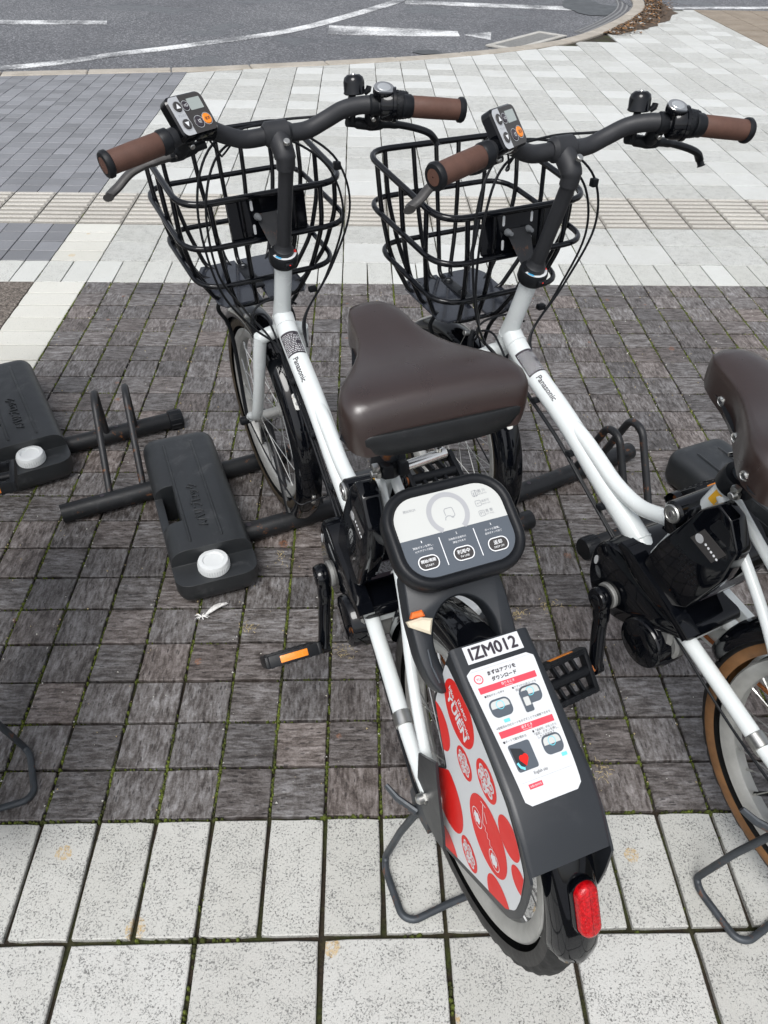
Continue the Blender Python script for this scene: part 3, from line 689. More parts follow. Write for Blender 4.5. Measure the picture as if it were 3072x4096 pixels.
def tubepart(root, a, b, cap=None, r=.024, mat='rack', holes=()):
    a = V(a+(r+.001,)); b = V(b+(r+.001,)); dd = (b-a).normalized(); g = G()
    g.lathe([(.75*r, .02), (.80*r, .0), (r*.97, 0), (r, .002), (r, (b-a).length-.002), (r*.97, (b-a).length), (.80*r, (b-a).length), (.75*r, (b-a).length-.02), (0, (b-a).length-.02)], a, dd, 24)
    g.lathe([(0, .02), (.75*r, .02)], a, dd, 24)
    t = g.build('tube', mat, root)
    for h in holes:
        p = a+dd*h+V((0, 0, r*.95)); s_ = V((0, 0, 1)); g = G(); g.cyl(p, p+V((0, 0, r*.075)), .0055, 14); g.build('bolt_hole', 'print_black', t)
    if cap:
        e = b if cap > 0 else a; d2 = dd if cap > 0 else -dd; g = G()
        prof = []; n = 20
        g.lathe([(0, .034), (.0262, .034), (.0285, .031), (.0288, -.004), (.0245, -.006)], e, d2, 36)
        for k in range(12):
            q = 2*pi*k/12; e1 = V((0, 0, 1)); e2 = d2.cross(e1); c_ = e+(e1*cos(q)+e2*sin(q))*.0286; g.tube([c_-d2*.002, c_+d2*.026], .0016, 5)
        g.build('end_cap', 'plastic', t)
def loop(root, fr_, re_, top=.205, mat='loop', r=.0090, tf=.68):
    a = V(fr_+(.040,)); b = V(re_+(.040,)); m1 = a.lerp(b, tf); pk1 = V((m1.x, m1.y, top)); m2 = a.lerp(b, tf+.20); pk2 = V((m2.x, m2.y, top-.004))
    p = fillet([a, pk1, pk2, b], .05, 7); g = G(); g.tube(p, r, 10); g.build('loop', mat, root)
R0 = tag(empty('wheel_rack'), 'empty wheel rack of two upright black loops between two weight tanks', 'wheel rack', 'wheel racks under the bicycles')
tubepart(R0, (-.90, 1.02), (-.490, 1.212), 1, holes=(.30,)); tubepart(R0, (-.688, .797), (-.135, 1.052), None, holes=(.105,))
loop(R0, (-.580, .862), (-.652, 1.128)); loop(R0, (-.503, .897), (-.580, 1.160))
R1 = tag(empty('wheel_rack'), 'wheel rack clasping the front wheel of the bicycle with the red dotted cover', 'wheel rack', 'wheel racks under the bicycles')
tubepart(R1, (-.30, .688), (.12, .872), None, holes=(.10,))
loop(R1, (-.110, .775), (-.195, 1.022), .215, 'rack'); loop(R1, (-.035, .808), (-.120, 1.050), .215, 'rack')
tubepart(R1, (.20, .640), (.500, .772), None)
R2 = tag(empty('wheel_rack'), 'wheel rack with rust flaked rounded loops beside the second bicycle', 'wheel rack', 'wheel racks under the bicycles')
tubepart(R2, (.30, .775), (.835, 1.062), None, holes=(.24, .47)); tubepart(R2, (.640, .672), (1.0, .83), -1)
loop(R2, (.735, .735), (.655, .965), .235, 'rack', .0098, .45); loop(R2, (.800, .765), (.722, .998), .235, 'loop', .0098, .45)

# ================================================================ the share bicycle (x forward, y left, z up; origin under the rear axle)
TH = radians(18); RING = V((.865, 0, .74)); AX = V((-sin(TH), 0, cos(TH)))
RA = V((0, 0, .320)); FA = V((1.085, 0, .256)); WR = .252; BB = V((.449, 0, .327)); CL = .135
STEER = set()
def sp(o): STEER.add(o.name); return o
Y = V((0, 1, 0))
def tyre(c, wall):
    g = G(); n = 168; prof = []
    for k in range(17):
        a = radians(-118+236*k/16); prof.append((.2295+.0225*cos(a), .0225*sin(a), a))
    vs = []; k = len(prof); mis = []
    for i in range(n):
        th = 2*pi*i/n
        for j, (r, y, a) in enumerate(prof):
            kn = 0
            deg = abs(math.degrees(a))
            if deg < 70:
                ph = (i+(j % 8)) % 4
                kn = .0012 if ph < 2 or deg < 12 else -.0006
                if 36 < deg < 44: kn = -.0008
            vs.append(c+V(((r+kn*cos(a))*cos(th), y+kn*sin(a), (r+kn*cos(a))*sin(th))))
    for i in range(n):
        for j in range(k-1):
            g.f.append([i*k+j, i*k+j+1, ((i+1) % n)*k+j+1, ((i+1) % n)*k+j]); dg = abs(math.degrees((prof[j][2]+prof[j+1][2])/2)); g.mi.append(0 if dg < 72 else 1)
    g.v = vs; return g.mesh('tyre', ['rubber', wall], 30)
def wheel(root, c, front, wall):
    g = G(); pr = [(.2045, -.0155), (.2095, -.0165), (.2125, -.014), (.2075, -.012), (.1985, -.010), (.1925, -.006), (.1915, 0), (.1925, .006), (.1985, .010), (.2075, .012), (.2125, .014), (.2095, .0165), (.2045, .0155), (.196, .0150), (.188, .0085), (.187, 0), (.188, -.0085), (.196, -.0150), (.2045, -.0155)]
    g.lathe(pr, c, Y, 96); w_ = g.build('wheel', 'alu', root)
    t = link('tyre', tyre(c, wall), w_); BIKE['rear_tyre'] = t
    fr = .019 if front else .045; fo = .026 if front else .022
    g = G(); g.lathe([(0, -.040), (.012, -.040), (.013, -fo-.004), (fr, -fo-.002), (fr, -fo+.001), (.012 if front else .032, -fo+.006), (.012 if front else .032, fo-.006), (fr, fo-.001), (fr, fo+.002), (.013, fo+.004), (.012, .040), (0, .040)], c, Y, 28)
    g.build('hub', 'alu', w_); n = 28; sm = None; out = [w_, t]
    for k in range(n):
        sd_ = 1 if k % 2 else -1; a = 2*pi*(k+.5)/n; cross = (.42 if (k//2) % 2 else -.42)*(1.9 if not front else 2.1); ah = a+cross
        p = c+V((fr*.9*cos(ah), sd_*fo, fr*.9*sin(ah))); q = c+V((.190*cos(a), sd_*.003, .190*sin(a)))
        g = G(); g.tube([p, q], .00105, 5); n1 = (q-p).normalized(); g.tube([q-n1*.013, q], .0021, 5); g.build('spoke', 'steel', w_)
    g = G(); e = c+V((.187*cos(-1.0), 0, .187*sin(-1.0))); dd = (c-e).normalized(); g.tube([e, e+dd*.012, e+dd*.0121, e+dd*.030], [.0033, .0033, .0042, .0042], 8); g.build('valve', 'plastic', w_)
    return w_
def fender(root, c, a0, a1, name='mudguard', r=.268, hw=.031):
    prof = [(r-.024, -hw), (r-.020, -hw-.001), (r-.008, -hw+.004), (r-.0015, -hw+.009), (r+.0005, -hw+.013), (r+.004, -.006), (r+.005, 0), (r+.004, .006), (r+.0005, hw-.013), (r-.0015, hw-.009), (r-.008, hw-.004), (r-.020, hw+.001), (r-.024, hw)]
    inner = [(q-.0016, h) for q, h in reversed(prof)]; full = prof+inner+[prof[0]]
    n = 64; g = G(); k = len(full); vs = []
    for i in range(n+1):
        t = i/n; a = a0+(a1-a0)*t; s_ = 1.0; e = min(i, n-i)/n*(a1-a0)
        tip = min(1, max(0, abs(e))/.10); s_ = .30+.70*sqrt(max(0, 1-(1-tip)**2))
        for (q, h) in full: vs.append(c+V((cos(a)*(q-(1-s_)*.006), h*s_, sin(a)*(q-(1-s_)*.006))))
    for i in range(n):
        for j in range(k-1): g.f.append([i*k+j, i*k+j+1, (i+1)*k+j+1, (i+1)*k+j]); g.mi.append(0)
    g.f += [list(range(k-1)), [n*k+j for j in range(k-2, -1, -1)]]; g.mi += [0, 0]; g.v = vs
    return g.build(name, 'gloss', root, 50)
P2 = lambda x, z, y=0: V((x, y, z))

BIKE = {'yaw': -.13}
PLATE = [(.030, .386), (.012, .404), (-.018, .436), (-.026, .410), (-.038, .376), (-.060, .318), (-.066, .292), (-.046, .280), (-.016, .274), (.016, .288), (.026, .330)][::-1]
def make_bike():
    B = empty('share_bicycle')
    # ---------------- frame
    g = G(); top = RING-AX*.012; bot = RING-AX*.178
    g.tube([top, RING-AX*.10, RING-AX*.150, bot], [.0165, .0165, .0185, .0185], 20)
    g.tube(cr([P2(.902, .602), P2(.863, .578), P2(.806, .557), P2(.695, .519), P2(.586, .468), P2(.465, .416), P2(.44, .402)], 5), .0205, 20)
    g.tube(cr([P2(.70, .524), P2(.655, .517), P2(.609, .502), P2(.551, .482), P2(.491, .478), P2(.442, .495), P2(.395, .512)], 5), .0135, 16)
    g.tube([P2(.447, .34), P2(.3475, .631)], .0172, 20)
    for s_ in (1, -1):
        g.tube(cr([(.335, .044*s_, .378), (.304, .042*s_, .373), (.21, .050*s_, .355), (.113, .060*s_, .337), (.03, .066*s_, .324), (.0, .067*s_, .320)], 5), [.0125]*6+[.0125]*9+[.0115]*10+[.009], 14)
        g.tube(cr([(.350, .010*s_, .612), (.312, .015*s_, .582), (.26, .021*s_, .545), (.20, .030*s_, .50), (.13, .046*s_, .442), (.07, .056*s_, .392), (.0, .063*s_, .336)], 5), .0082, 12)
    g.box((.303, 0, .372), (.03, .09, .030), None, .006)
    def bead(c, ax, r_): g.lathe([(r_-.002, -.0022), (r_+.0012, -.0012), (r_+.0017, 0), (r_+.0012, .0012), (r_-.002, .0022)], c, ax, 26)
    bead(P2(.882, .589), V((-.85, 0, -.40)), .0205); bead(RING-AX*.150, AX, .0175); bead(P2(.468, .4175), V((-.9, 0, -.4)), .0205)
    fr_ = g.build('frame', 'white', B)
    for s_ in (1, -1):
        g = G(); g.prism([(-.028, -.02), (.02, -.016), (.03, .008), (.006, .022), (-.02, .02)], frame((0, .060*s_, .32), (1, 0, 0), (0, 0, 1)), -.003, .003, .001); g.build('dropout', 'rustwhite', fr_)
        g = G(); g.cyl((0, .066*s_, .32), (0, .078*s_, .32), .0095, 6); g.cyl((0, .070*s_, .32), (0, .088*s_, .32), .0075, 16, .003); g.build('axle_nut', 'steel', fr_)
    g = G(); a = V((.127, .0585, .3395)); b = V((.105, .0608, .3352)); g.cyl(a, b, .0142, 18, .001); g.box((.108, .058, .318), (.012, .008, .010), None, .002); g.build('clamp_band', 'steel', fr_)
    # sticker and lettering on the down tube
    dt = cr([P2(.902, .602), P2(.863, .578), P2(.806, .557), P2(.695, .519), P2(.586, .468), P2(.465, .416)], 10)
    dl = [0]
    for p, q in zip(dt, dt[1:]): dl.append(dl[-1]+(q-p).length)
    def ontube(s_, phi, rad):
        i = max(k for k in range(len(dl)-1) if dl[k] <= max(0, s_)); t = (s_-dl[i])/(dl[i+1]-dl[i]); c = dt[i].lerp(dt[i+1], t); T = (dt[i+1]-dt[i]).normalized()
        n1 = (V((0, 0, 1))-T*T.z).normalized(); return c+(n1*cos(phi)+Y*sin(phi))*rad
    g = G(); nu, nv = 8, 14; vs = []; s0, s1 = .050, .108; p0, p1 = -.75, 1.25
    for i in range(nu+1):
        for j in range(nv+1): vs.append(ontube(s0+(s1-s0)*i/nu, p0+(p1-p0)*j/nv, .0209))
    g.add(vs, [(i*(nv+1)+j, i*(nv+1)+j+1, (i+1)*(nv+1)+j+1, (i+1)*(nv+1)+j) for i in range(nu) for j in range(nv)]); lab = g.build('caution_label', 'print_black', fr_)
    g = G(); rnd = random.Random(4)
    for row in range(12):
        ph = p0+.14+(.5 if row in (0, 5, 6) else 0); s_ = s0+.006+row*.0042
        while ph < p1-.18:
            l_ = rnd.uniform(.05, .16); q = [(s_, ph), (s_, ph+l_), (s_+.0017, ph+l_), (s_+.0017, ph)]; g.add([ontube(a, b, .02115) for a, b in q], [(0, 1, 2, 3)]); ph += l_+rnd.uniform(.03, .14)
    tag(g.build('print', 'print_white', lab), kind='stuff')
    g = G(); text(g, 'Panasonic', 0, 0, .060, lambda u, v, w: ontube(.147+u, .52-v/.0207, .0209+w), 0, 0, .0108, 0, .0003); g.build('lettering', 'print_black', fr_)
    # ---------------- head set lock ring, stem
    g = G(); g.lathe([(.017, -.016), (.024, -.015), (.0265, -.010), (.0268, .004), (.0255, .008), (.018, .0095), (0, .0095)], RING, AX, 36)
    g.box(RING+V((-.027, 0, -.008)), (.008, .014, .010), Matrix.Rotation(-TH, 3, 'Y'), .002); hs_ = sp(g.build('steering_lock_ring', 'plastic', B))
    e1 = V((cos(TH), 0, sin(TH))); frg = lambda u, v, w=0: RING+AX*(.0098+w)+e1*u+Y*v
    g = G(); a_ = [radians(100+k*160/14) for k in range(15)]; g.flat([(cos(a)*.0232, sin(a)*.0232) for a in a_]+[(cos(a)*.0165, sin(a)*.0165) for a in reversed(a_)], frg, .0002); sp(g.build('dial_label', 'label', hs_))
    g = G(); a_ = [radians(112+k*34/6) for k in range(7)]; g.flat([(cos(a)*.0220, sin(a)*.0220) for a in a_]+[(cos(a)*.0178, sin(a)*.0178) for a in reversed(a_)], frg, .0005); sp(g.build('dial_mark', 'blue', hs_))
    g = G(); a_ = [radians(248+k*22/6) for k in range(7)]; g.flat([(cos(a)*.0230, sin(a)*.0230) for a in a_]+[(cos(a)*.0178, sin(a)*.0178) for a in reversed(a_)], frg, .0005); sp(g.build('dial_mark', 'pinlight', hs_))
    g = G(); g.cyl(RING+V((-.0325, 0, -.006)), RING+V((-.0318, 0, -.0055)), .0016, 10); sp(g.build('red_dot', 'pinlight', hs_))
    g = G(); nut = RING+AX*.0095; g.lathe([(0, 0), (.0185, 0), (.0185, .008), (.016, .010), (.0145, .016), (.0125, .020), (0, .020)], nut, AX, 12)
    bend = RING+AX*.205; cl = V((.841, 0, .956))
    g.tube(cr([nut+AX*.012, RING+AX*.10, RING+AX*.175], 4)+[RING+AX*.188], [.0128]*9+[.0138], 20)
    g.tube(cr([RING+AX*.178, RING+AX*.196+V((.004, 0, 0)), bend+V((.016, 0, .004)), cl], 6), [.0150]*6+[.0168]*6+[.0172]*6+[.0150], 20, flat=1.05)
    g.cyl(cl+Y*.023, cl-Y*.023, .0198, 24, .006); st_ = sp(g.build('stem', 'bar', B))
    g = G(); bp = bend+V((-.004, 0, .0165)); g.cyl(bp, bp+V((-.004, 0, .006)), .0055, 16, .001); sp(g.build('stem_bolt', 'steel', st_))
    # ---------------- handlebar
    half = [(.841, 0, .956), (.843, .030, .953), (.844, .058, .954), (.840, .088, .966), (.826, .118, .982), (.800, .152, .990), (.764, .203, .989), (.741, .291, .978)]
    bar = [V((x, -y, z)) for x, y, z in reversed(half[1:])]+[V(p) for p in half]
    g = G(); g.tube(cr(bar, 6), .0138, 20); hb = sp(g.build('handlebar', 'bar', B))
    for s_ in (1, -1):
        a = V((.7615, .206*s_, .989)); b = V((.7425, .284*s_, .979)); d_ = (b-a).normalized()
        g = G(); g.lathe([(.0150, 0), (.0162, .002), (.0164, .5*(b-a).length), (.0160, (b-a).length), (.0140, (b-a).length)], a, d_, 28); gp = sp(g.build('grip', 'grip', hb))
        g = G(); g.lathe([(.0165, -.001), (.0190, .001), (.0194, .006), (.0172, .0095), (.0125, .0105), (.0122, .009), (0, .009)], b, d_, 28); sp(g.build('grip_collar', 'plastic', gp))
        g = G(); g.lathe([(.0118, .0094), (.0116, .0102), (.0015, .0106), (.0012, .0088), (0, .0088)], b, d_, 24); sp(g.build('end_disc', 'grip', gp))
        g = G(); g.lathe([(.0150, -.016), (.0175, -.014), (.0178, -.002), (.0160, .001)], a, d_, 28); sp(g.build('grip_collar', 'plastic', gp))
        # brake lever
        g = G(); c0 = V((.795, .158*s_, .990)); bd = V((-.30, .95*s_, 0)).normalized()
        g.cyl(c0-bd*.010, c0+bd*.010, .0162, 22, .003)
        g.tube(cr([c0+V((.008, 0, -.010)), c0+V((.020, .002*s_, -.024)), c0+V((.030, .010*s_, -.036))], 4), [.0125]*4+[.0115]*4+[.010], 12)
        g.tube(cr([c0+V((.036, -.036*s_, -.030)), c0+V((.036, -.016*s_, -.034)), c0+V((.033, .006*s_, -.038)), c0+V((.029, .026*s_, -.038))], 4), [.0075]*4+[.0095]*4+[.0105]*4+[.009], 12)
        br = sp(g.build('brake_bracket', 'plastic', hb))
        g = G(); g.tube(cr([c0+V((.031, .014*s_, -.038)), c0+V((.032, .045*s_, -.042)), c0+V((.028, .085*s_, -.052)), V((.815, .270*s_, .922 if s_ > 0 else .928)), V((.817, .284*s_, .912 if s_ > 0 else .915)), V((.812, .288*s_, .910 if s_ > 0 else .904))], 6), [.0075]*8+[.0060]*18+[.0050]*4+[.0066], 12, flat=1.5, upv=(0, 0, 1)); sp(g.build('brake_lever', 'lever' if s_ > 0 else 'plastic', br))
        g = G(); g.cyl(c0+V((.004, -.004*s_, -.018)), c0+V((-.006, -.006*s_, -.021)), .004, 14, .001); sp(g.build('screw', 'steel', br))
    # twist shifter with chrome indicator, bell (right hand side)
    c0 = V((.7855, -.170, .9905)); bd = V((-.40, -.91, -.03)).normalized(); e0 = V((.7635, -.206, .989))
    g = G(); g.lathe([(.014, 0), (.0225, .001), (.0245, .004), (.0245, .020), (.0262, .021), (.0262, .026), (.019, .027)], c0-bd*.008, bd, 32)
    g.tube(cr([c0+V((-.002, 0, .010)), c0+V((-.002, .002, .019)), c0+V((-.003, .002, .0245))], 4), [.014]*4+[.0180]*4+[.0172], 20); sh = sp(g.build('gear_shifter', 'gloss', hb))
    frs = frame(c0+V((-.003, .002, .0255)), (0, -1, 0), (.93, 0, .37))
    g = G(); g.prism(disc(0, 0, .0175, 32, .0160), frs, -.003, .0012, .0008); sp(g.build('indicator_ring', 'chrome', sh))
    g = G(); g.prism(disc(0, .001, .0118, 28, .0102), frs, .0008, .0020, .0012); sp(g.build('indicator_lens', 'clear', sh))
    g = G(); a = c0+bd*.018; g.lathe([(.0190, 0), (.0215, .001), (.0208, .012), (.0192, .020), (.0150, .0205)], a, bd, 32)
    e1_ = V((0, 0, 1)); e1_ = (e1_-bd*bd.z).normalized(); e2_ = bd.cross(e1_)
    for i in range(4):
        for k in range(20):
            q = 2*pi*(k+.5*(i % 2))/20; c_ = a+bd*(.003+i*.0046)+(e1_*cos(q)+e2_*sin(q))*(.0212-.0006*i); nn = (e1_*cos(q)+e2_*sin(q)); g.lathe([(.0016, -.0004), (.0011, .0009), (0, .0011)], c_, nn, 6)
    sp(g.build('twist_grip', 'plastic', sh))
    bc = V((.826, -.131, .984)); g = G(); g.cyl(bc-V((-.25, -.95, .1)).normalized()*.006, bc+V((-.25, -.95, .1)).normalized()*.006, .0145, 20, .002); g.tube([bc+V((.0, 0, -.012)), bc+V((.002, 0, -.024))], .005, 10)
    g.tube([bc+V((.004, -.002, .010)), bc+V((.012, -.006, .018))], .006, 10); be = sp(g.build('bell_clamp', 'plastic', hb))
    b0 = bc+V((.012, -.010, .0145)); ba = V((.10, 0, .99))
    g = G(); g.lathe([(0, 0), (.0165, 0), (.0182, .0015), (.0180, .003), (.0172, .0045), (.0174, .018), (.0155, .0245), (.0110, .028), (.0095, .0268), (.0088, .0268), (.0075, .0285), (.0045, .029), (0, .0288)], b0, ba, 36); sp(g.build('bell', 'gloss', be))
    g = G(); g.lathe([(0, .0292), (.0038, .0291), (.0030, .0302), (0, .0305)], b0, ba, 18); sp(g.build('bell_button', 'chrome', be))
    g = G(); g.tube([b0+V((-.010, -.014, .002)), b0+V((-.013, -.019, .007)), b0+V((-.012, -.021, .012))], [.004, .005, .0045], 10, flat=1.5); sp(g.build('bell_striker', 'plastic', be))
    # display / assist switch (left hand side)
    dcx = V((.790, .147, 1.013)); ux = V((.48, -.87, -.04)).normalized(); vy0 = V((.52, .33, .82)); vy = (vy0-ux*vy0.dot(ux)).normalized(); fd_ = frame(dcx, ux, vy); pw, ph_ = .072, .061
    g = G(); g.prism(rrect(pw, ph_, .010, 6), fd_, -.012, .0045, .003); g.cyl(V((.811, .137, .986)), V((.826, .112, .979)), .0155, 18, .002); db = sp(g.build('assist_display', 'gloss', hb))
    inn = rrect(pw-.005, ph_-.005, .0085, 6)
    lft = clip(inn, (-.012, -.1), (-.012, .1)); rgt = clip(inn, (-.0122, .1), (-.0122, -.1))
    g = G(); g.flat(lft, fd_, .0048); sp(g.build('silver_face', 'silverface', db)); g = G(); g.flat(rgt, fd_, .0048); sp(g.build('grey_face', 'greyface', db))
    g = G(); g.flat(rrect(.026, .017, .001, 2, .014, .013), fd_, .0052); sp(g.build('screen', 'lcd', db))
    for cx, cy, mt, tx in ((-.0205, .0135, 'greyface', '▲'), (-.0205, -.0125, 'greyface', '▼'), (-.0055, .0125, 'print_black', ''), (.0035, -.0130, 'print_black', '切'), (.0205, -.0115, 'amber', '電源')):
        rr_ = .0075 if cx < -.01 else (.0062 if not tx else .0078)
        g = G(); g.prism(disc(cx, cy, rr_, 24), fd_, .0046, .0062, .0007); bt = sp(g.build('button', mt, db))
        if mt != 'amber' or True:
            g = G(); q = [(cx+(rr_+.0010)*cos(a), cy+(rr_+.0010)*sin(a)) for a in [2*pi*k/24 for k in range(25)]]; ribbon(g, q, .0007, fd_, .0053); sp(g.build('button_ring', 'silverface', bt))
        g = G()
        if tx == '▲': g.flat([(cx-.0042, cy-.003), (cx+.0042, cy-.003), (cx, cy+.0042)], fd_, .0066)
        elif tx == '▼': g.flat([(cx-.0042, cy+.003), (cx, cy-.0042), (cx+.0042, cy+.003)], fd_, .0066)
        elif tx: text(g, tx, cx, cy, .0062 if len(tx) == 1 else .0095, fd_, .0066)
        else: text(g, '≡D', cx, cy, .0075, fd_, .0066)
        sp(g.build('symbol', 'print_black' if mt == 'amber' else 'print_white', bt))
    g = G(); text(g, 'アシスト', -.0205, .0005, .015, fd_, .0052); sp(g.build('lettering', 'print_grey', db))
    # ---------------- basket
    bk = None
    def ringpts(xf, wf, zf, xb, wb, zb, rad): return fillet([(xf, wf, zf), (xb, wb, zb), (xb, -wb, zb), (xf, -wf, zf)], rad, 7, True)
    rings = [ringpts(1.232, .160, .866, .930, .158, .832, .055), ringpts(1.222, .163, .779, .918, .163, .756, .060), ringpts(1.205, .146, .690, .945, .142, .668, .060), ringpts(1.190, .105, .606, .985, .100, .594, .05)]
    g = G(); g.tube(rings[0], .0060, 12, closed=True); bk = sp(g.build('basket', 'gloss', B))
    for q in rings[1:3]: g = G(); g.tube(q, .0054, 12, closed=True); sp(g.build('hoop', 'gloss', bk))
    def near(ring, ang):
        c = sum(ring, V())/len(ring); best = None
        for a, b in zip(ring, ring[1:]+ring[:1]):
            for k in range(4):
                p = a.lerp(b, k/4); dd = abs((atan2(p.y-c.y, p.x-c.x)-ang+pi) % (2*pi)-pi)
                if best is None or dd < best[0]: best = (dd, p)
        return best[1]
    angs = [radians(a) for a in (-38, -20, 0, 20, 38, 62, 90, 118, 145, 161, 199, 215, 242, 270, 298)]
    for a in angs:
        q = [near(r_, a) for r_ in rings]; cen = sum(rings[3], V())/len(rings[3]); sh_ = [(.0 if k == 0 else -.0065)*(p-V((cen.x, 0, p.z))).normalized() for k, p in enumerate(q)]
        q = [p+s_ for p, s_ in zip(q, sh_)]; base = V((q[3].x, q[3].y, q[3].z)); inw = V((cen.x, 0, base.z)); last = base.lerp(inw, .28)+V((0, 0, -.004))
        pth = fillet([q[0], q[1], q[2], base+V((0, 0, .004)), last], .028, 5); g = G(); g.tube(pth, .0047, 10); sp(g.build('bar', 'gloss', bk))
    g = G(); g.tube(ringpts(1.165, .075, .601, 1.005, .072, .591, .03), .0046, 10, closed=True); sp(g.build('base_hoop', 'gloss', bk))
    for s_ in (1, -1):
        g = G(); q = [(1.185, .006*s_), (1.185, .085*s_), (1.155, .10*s_), (1.02, .098*s_), (1.000, .085*s_), (1.000, .006*s_)]; g.prism([(x, y) for x, y in q][::s_], lambda u, v, w: V((u, v, .600+w+(u-1.09)*.06)), 0, .004, .002); sp(g.build('base_plate', 'tray', bk))
    g = G()
    g.box((1.10, 0, .606), (.12, .026, .006), None, .003); tr = sp(g.build('base_strip', 'plastic', bk))
    for x in (1.145, 1.085):
        g = G(); g.lathe([(.0105, 0), (.0085, .004), (.006, .0045), (.0055, .002), (0, .002)], (x, 0, .609), (0, 0, 1), 20); sp(g.build('screw_washer', 'plastic', tr)); g = G(); g.cyl((x, 0, .609), (x, 0, .6125), .0045, 12, .001); sp(g.build('screw', 'steel', tr))
    fp = frame((.930, 0, .795), (0, -1, 0), (.12, 0, .99)); out_ = rrect(.150, .074, .006, 3)
    g = G(); g.prism(out_, fp, -.0015, .0015, .0005); bp_ = sp(g.build('back_plate', 'gloss', bk))
    for x, y in ((-.03, .02), (.03, .02), (-.03, -.022), (.03, -.022)):
        g = G(); g.prism(rrect(.005, .018, .0024, 3, x, y), fp, -.0021, .0021); sp(g.build('slot', 'label', bp_))
    for x in (-.022, .022): g = G(); c_ = fp(x, 0, .002); g.lathe([(.0065, 0), (.0062, .006), (.0045, .010), (.0035, .016), (0, .0165)], c_, (-1, 0, .1), 14); sp(g.build('bolt_cap', 'greycap', bp_))
    g = G(); g.add([(.928, .026, .800), (.928, -.026, .800), (.884, -.014, .752), (.884, .014, .752), (.925, .026, .797), (.925, -.026, .797), (.882, -.014, .749), (.882, .014, .749)], [(0, 1, 2, 3), (7, 6, 5, 4), (0, 3, 7, 4), (1, 5, 6, 2), (0, 4, 5, 1), (3, 2, 6, 7)]); sp(g.build('basket_bracket', 'loop', B))
    for s_ in (1, -1):
        g = G(); g.tube(cr([(1.05, .085*s_, .592), (1.06, .090*s_, .565), (1.075, .070*s_, .52), (1.08, .062*s_, .45), (1.085, .058*s_, .30), (1.085, .056*s_, .262)], 4), .0045, 8); sp(g.build('basket_stay', 'plastic', B))
    # ---------------- fork, front wheel
    fc = RING-AX*.190
    g = G(); g.tube([RING-AX*.172, RING-AX*.19], .0165, 18)
    g.tube(cr([fc+V((.004, .046, -.008)), fc+V((0, .022, .001)), fc, fc+V((0, -.022, .001)), fc+V((.004, -.046, -.008))], 4), [.014]*8+[.017]+[.014]*8, 16)
    for s_ in (1, -1): g.tube(cr([fc+V((.003, .045*s_, -.002)), fc+V((.014, .048*s_, -.045)), fc+V((.048, .050*s_, -.15)), fc+V((.096, .050*s_, -.25)), FA+V((-.008, .050*s_, .014)), FA+V((0, .050*s_, 0))], 5), [.0135]*8+[.0125]*8+[.010]*9+[.0085], 16)
    fk = sp(g.build('fork', 'white', B))
    for s_ in (1, -1):
        g = G(); g.cyl(FA+Y*.053*s_, FA+Y*.066*s_, .0105, 6); g.cyl(FA+Y*.060*s_, FA+Y*.076*s_, .0105, 18, .003); sp(g.build('axle_cap', 'plastic', fk))
    wf = wheel(B, FA, True, 'dirtytan'); sp(wf)
    mg = sp(fender(B, FA, radians(38), radians(228)))
    for q in (radians(196),):
        c_ = FA+V((.2735*cos(q), 0, .2735*sin(q))); nn = V((cos(q), 0, sin(q))); tt = V((-sin(q), 0, cos(q))); ft_ = frame(c_, Y, tt)
        g = G(); g.prism(rrect(.011, .030, .004, 3), lambda u, v, w: c_+Y*u+tt*v+nn*w, 0, .0025, .0008); cp = sp(g.build('stay_clip', 'chrome', mg))
        for v_ in (-.010, .010): g = G(); g.lathe([(.0042, .002), (.004, .0042), (0, .0046)], c_+tt*v_, nn, 12); sp(g.build('screw', 'steel', cp))
        for s_ in (1, -1):
            g = G(); g.tube(cr([FA+V((0, .054*s_, 0)), FA+V((-.12, .050*s_, -.045)), c_+V((.012, .040*s_, .0)), c_+nn*.003+Y*.012*s_, c_+nn*.003], 5), .0019, 7); sp(g.build('mudguard_stay', 'satin', mg))
    q = radians(143); c_ = FA+V((.2735*cos(q), 0, .2735*sin(q))); nn = V((cos(q), 0, sin(q))); tt = V((-sin(q), 0, cos(q)))
    g = G(); g.prism(rrect(.014, .036, .005, 4), lambda u, v, w: c_+Y*(u+.003)+tt*v+nn*w, 0, .0025, .0008); br_ = sp(g.build('mudguard_bracket', 'rustwhite', mg))
    for v_ in (-.012, .004): g = G(); g.lathe([(.0045, .002), (.0042, .0042), (0, .0046)], c_+tt*v_+Y*.003, nn, 12); sp(g.build('screw', 'steel', br_))
    # front brake arms on the fork
    g = G()
    for s_ in (1, -1):
        o_ = fc+V((.030, .034*s_, -.045)); g.tube(cr([o_+V((.0, 0, -.02)), o_+V((.014, .008*s_, .012)), o_+V((.020, .010*s_, .045)), o_+V((.022, .004*s_, .068))], 4), [.0075]*4+[.0062]*8+[.0052], 10); g.box(o_+V((.012, -.006*s_, -.012)), (.04, .010, .012), Matrix.Rotation(.9, 3, 'Y'), .002)
    bk2 = sp(g.build('front_brake', 'satin', B))
    g = G(); o_ = fc+V((.056, .046, .018)); g.cyl(o_, o_+V((.0, .012, .002)), .006, 12, .001); g.cyl(fc+V((.05, .030, -.055)), fc+V((.05, .052, -.055)), .006, 12, .001); g.tube([o_+V((0, .006, 0)), o_+V((.01, .012, -.03)), o_+V((.03, .02, -.06))], .0008, 5); sp(g.build('brake_bolt', 'steel', bk2))
    # ---------------- cables
    def cable(pts_, r_=.0022, steer=True, nm='cable', m_='satin'):
        g = G(); g.tube(cr(pts_, 8), r_, 8); o = g.build(nm, m_, B); return sp(o) if steer else o
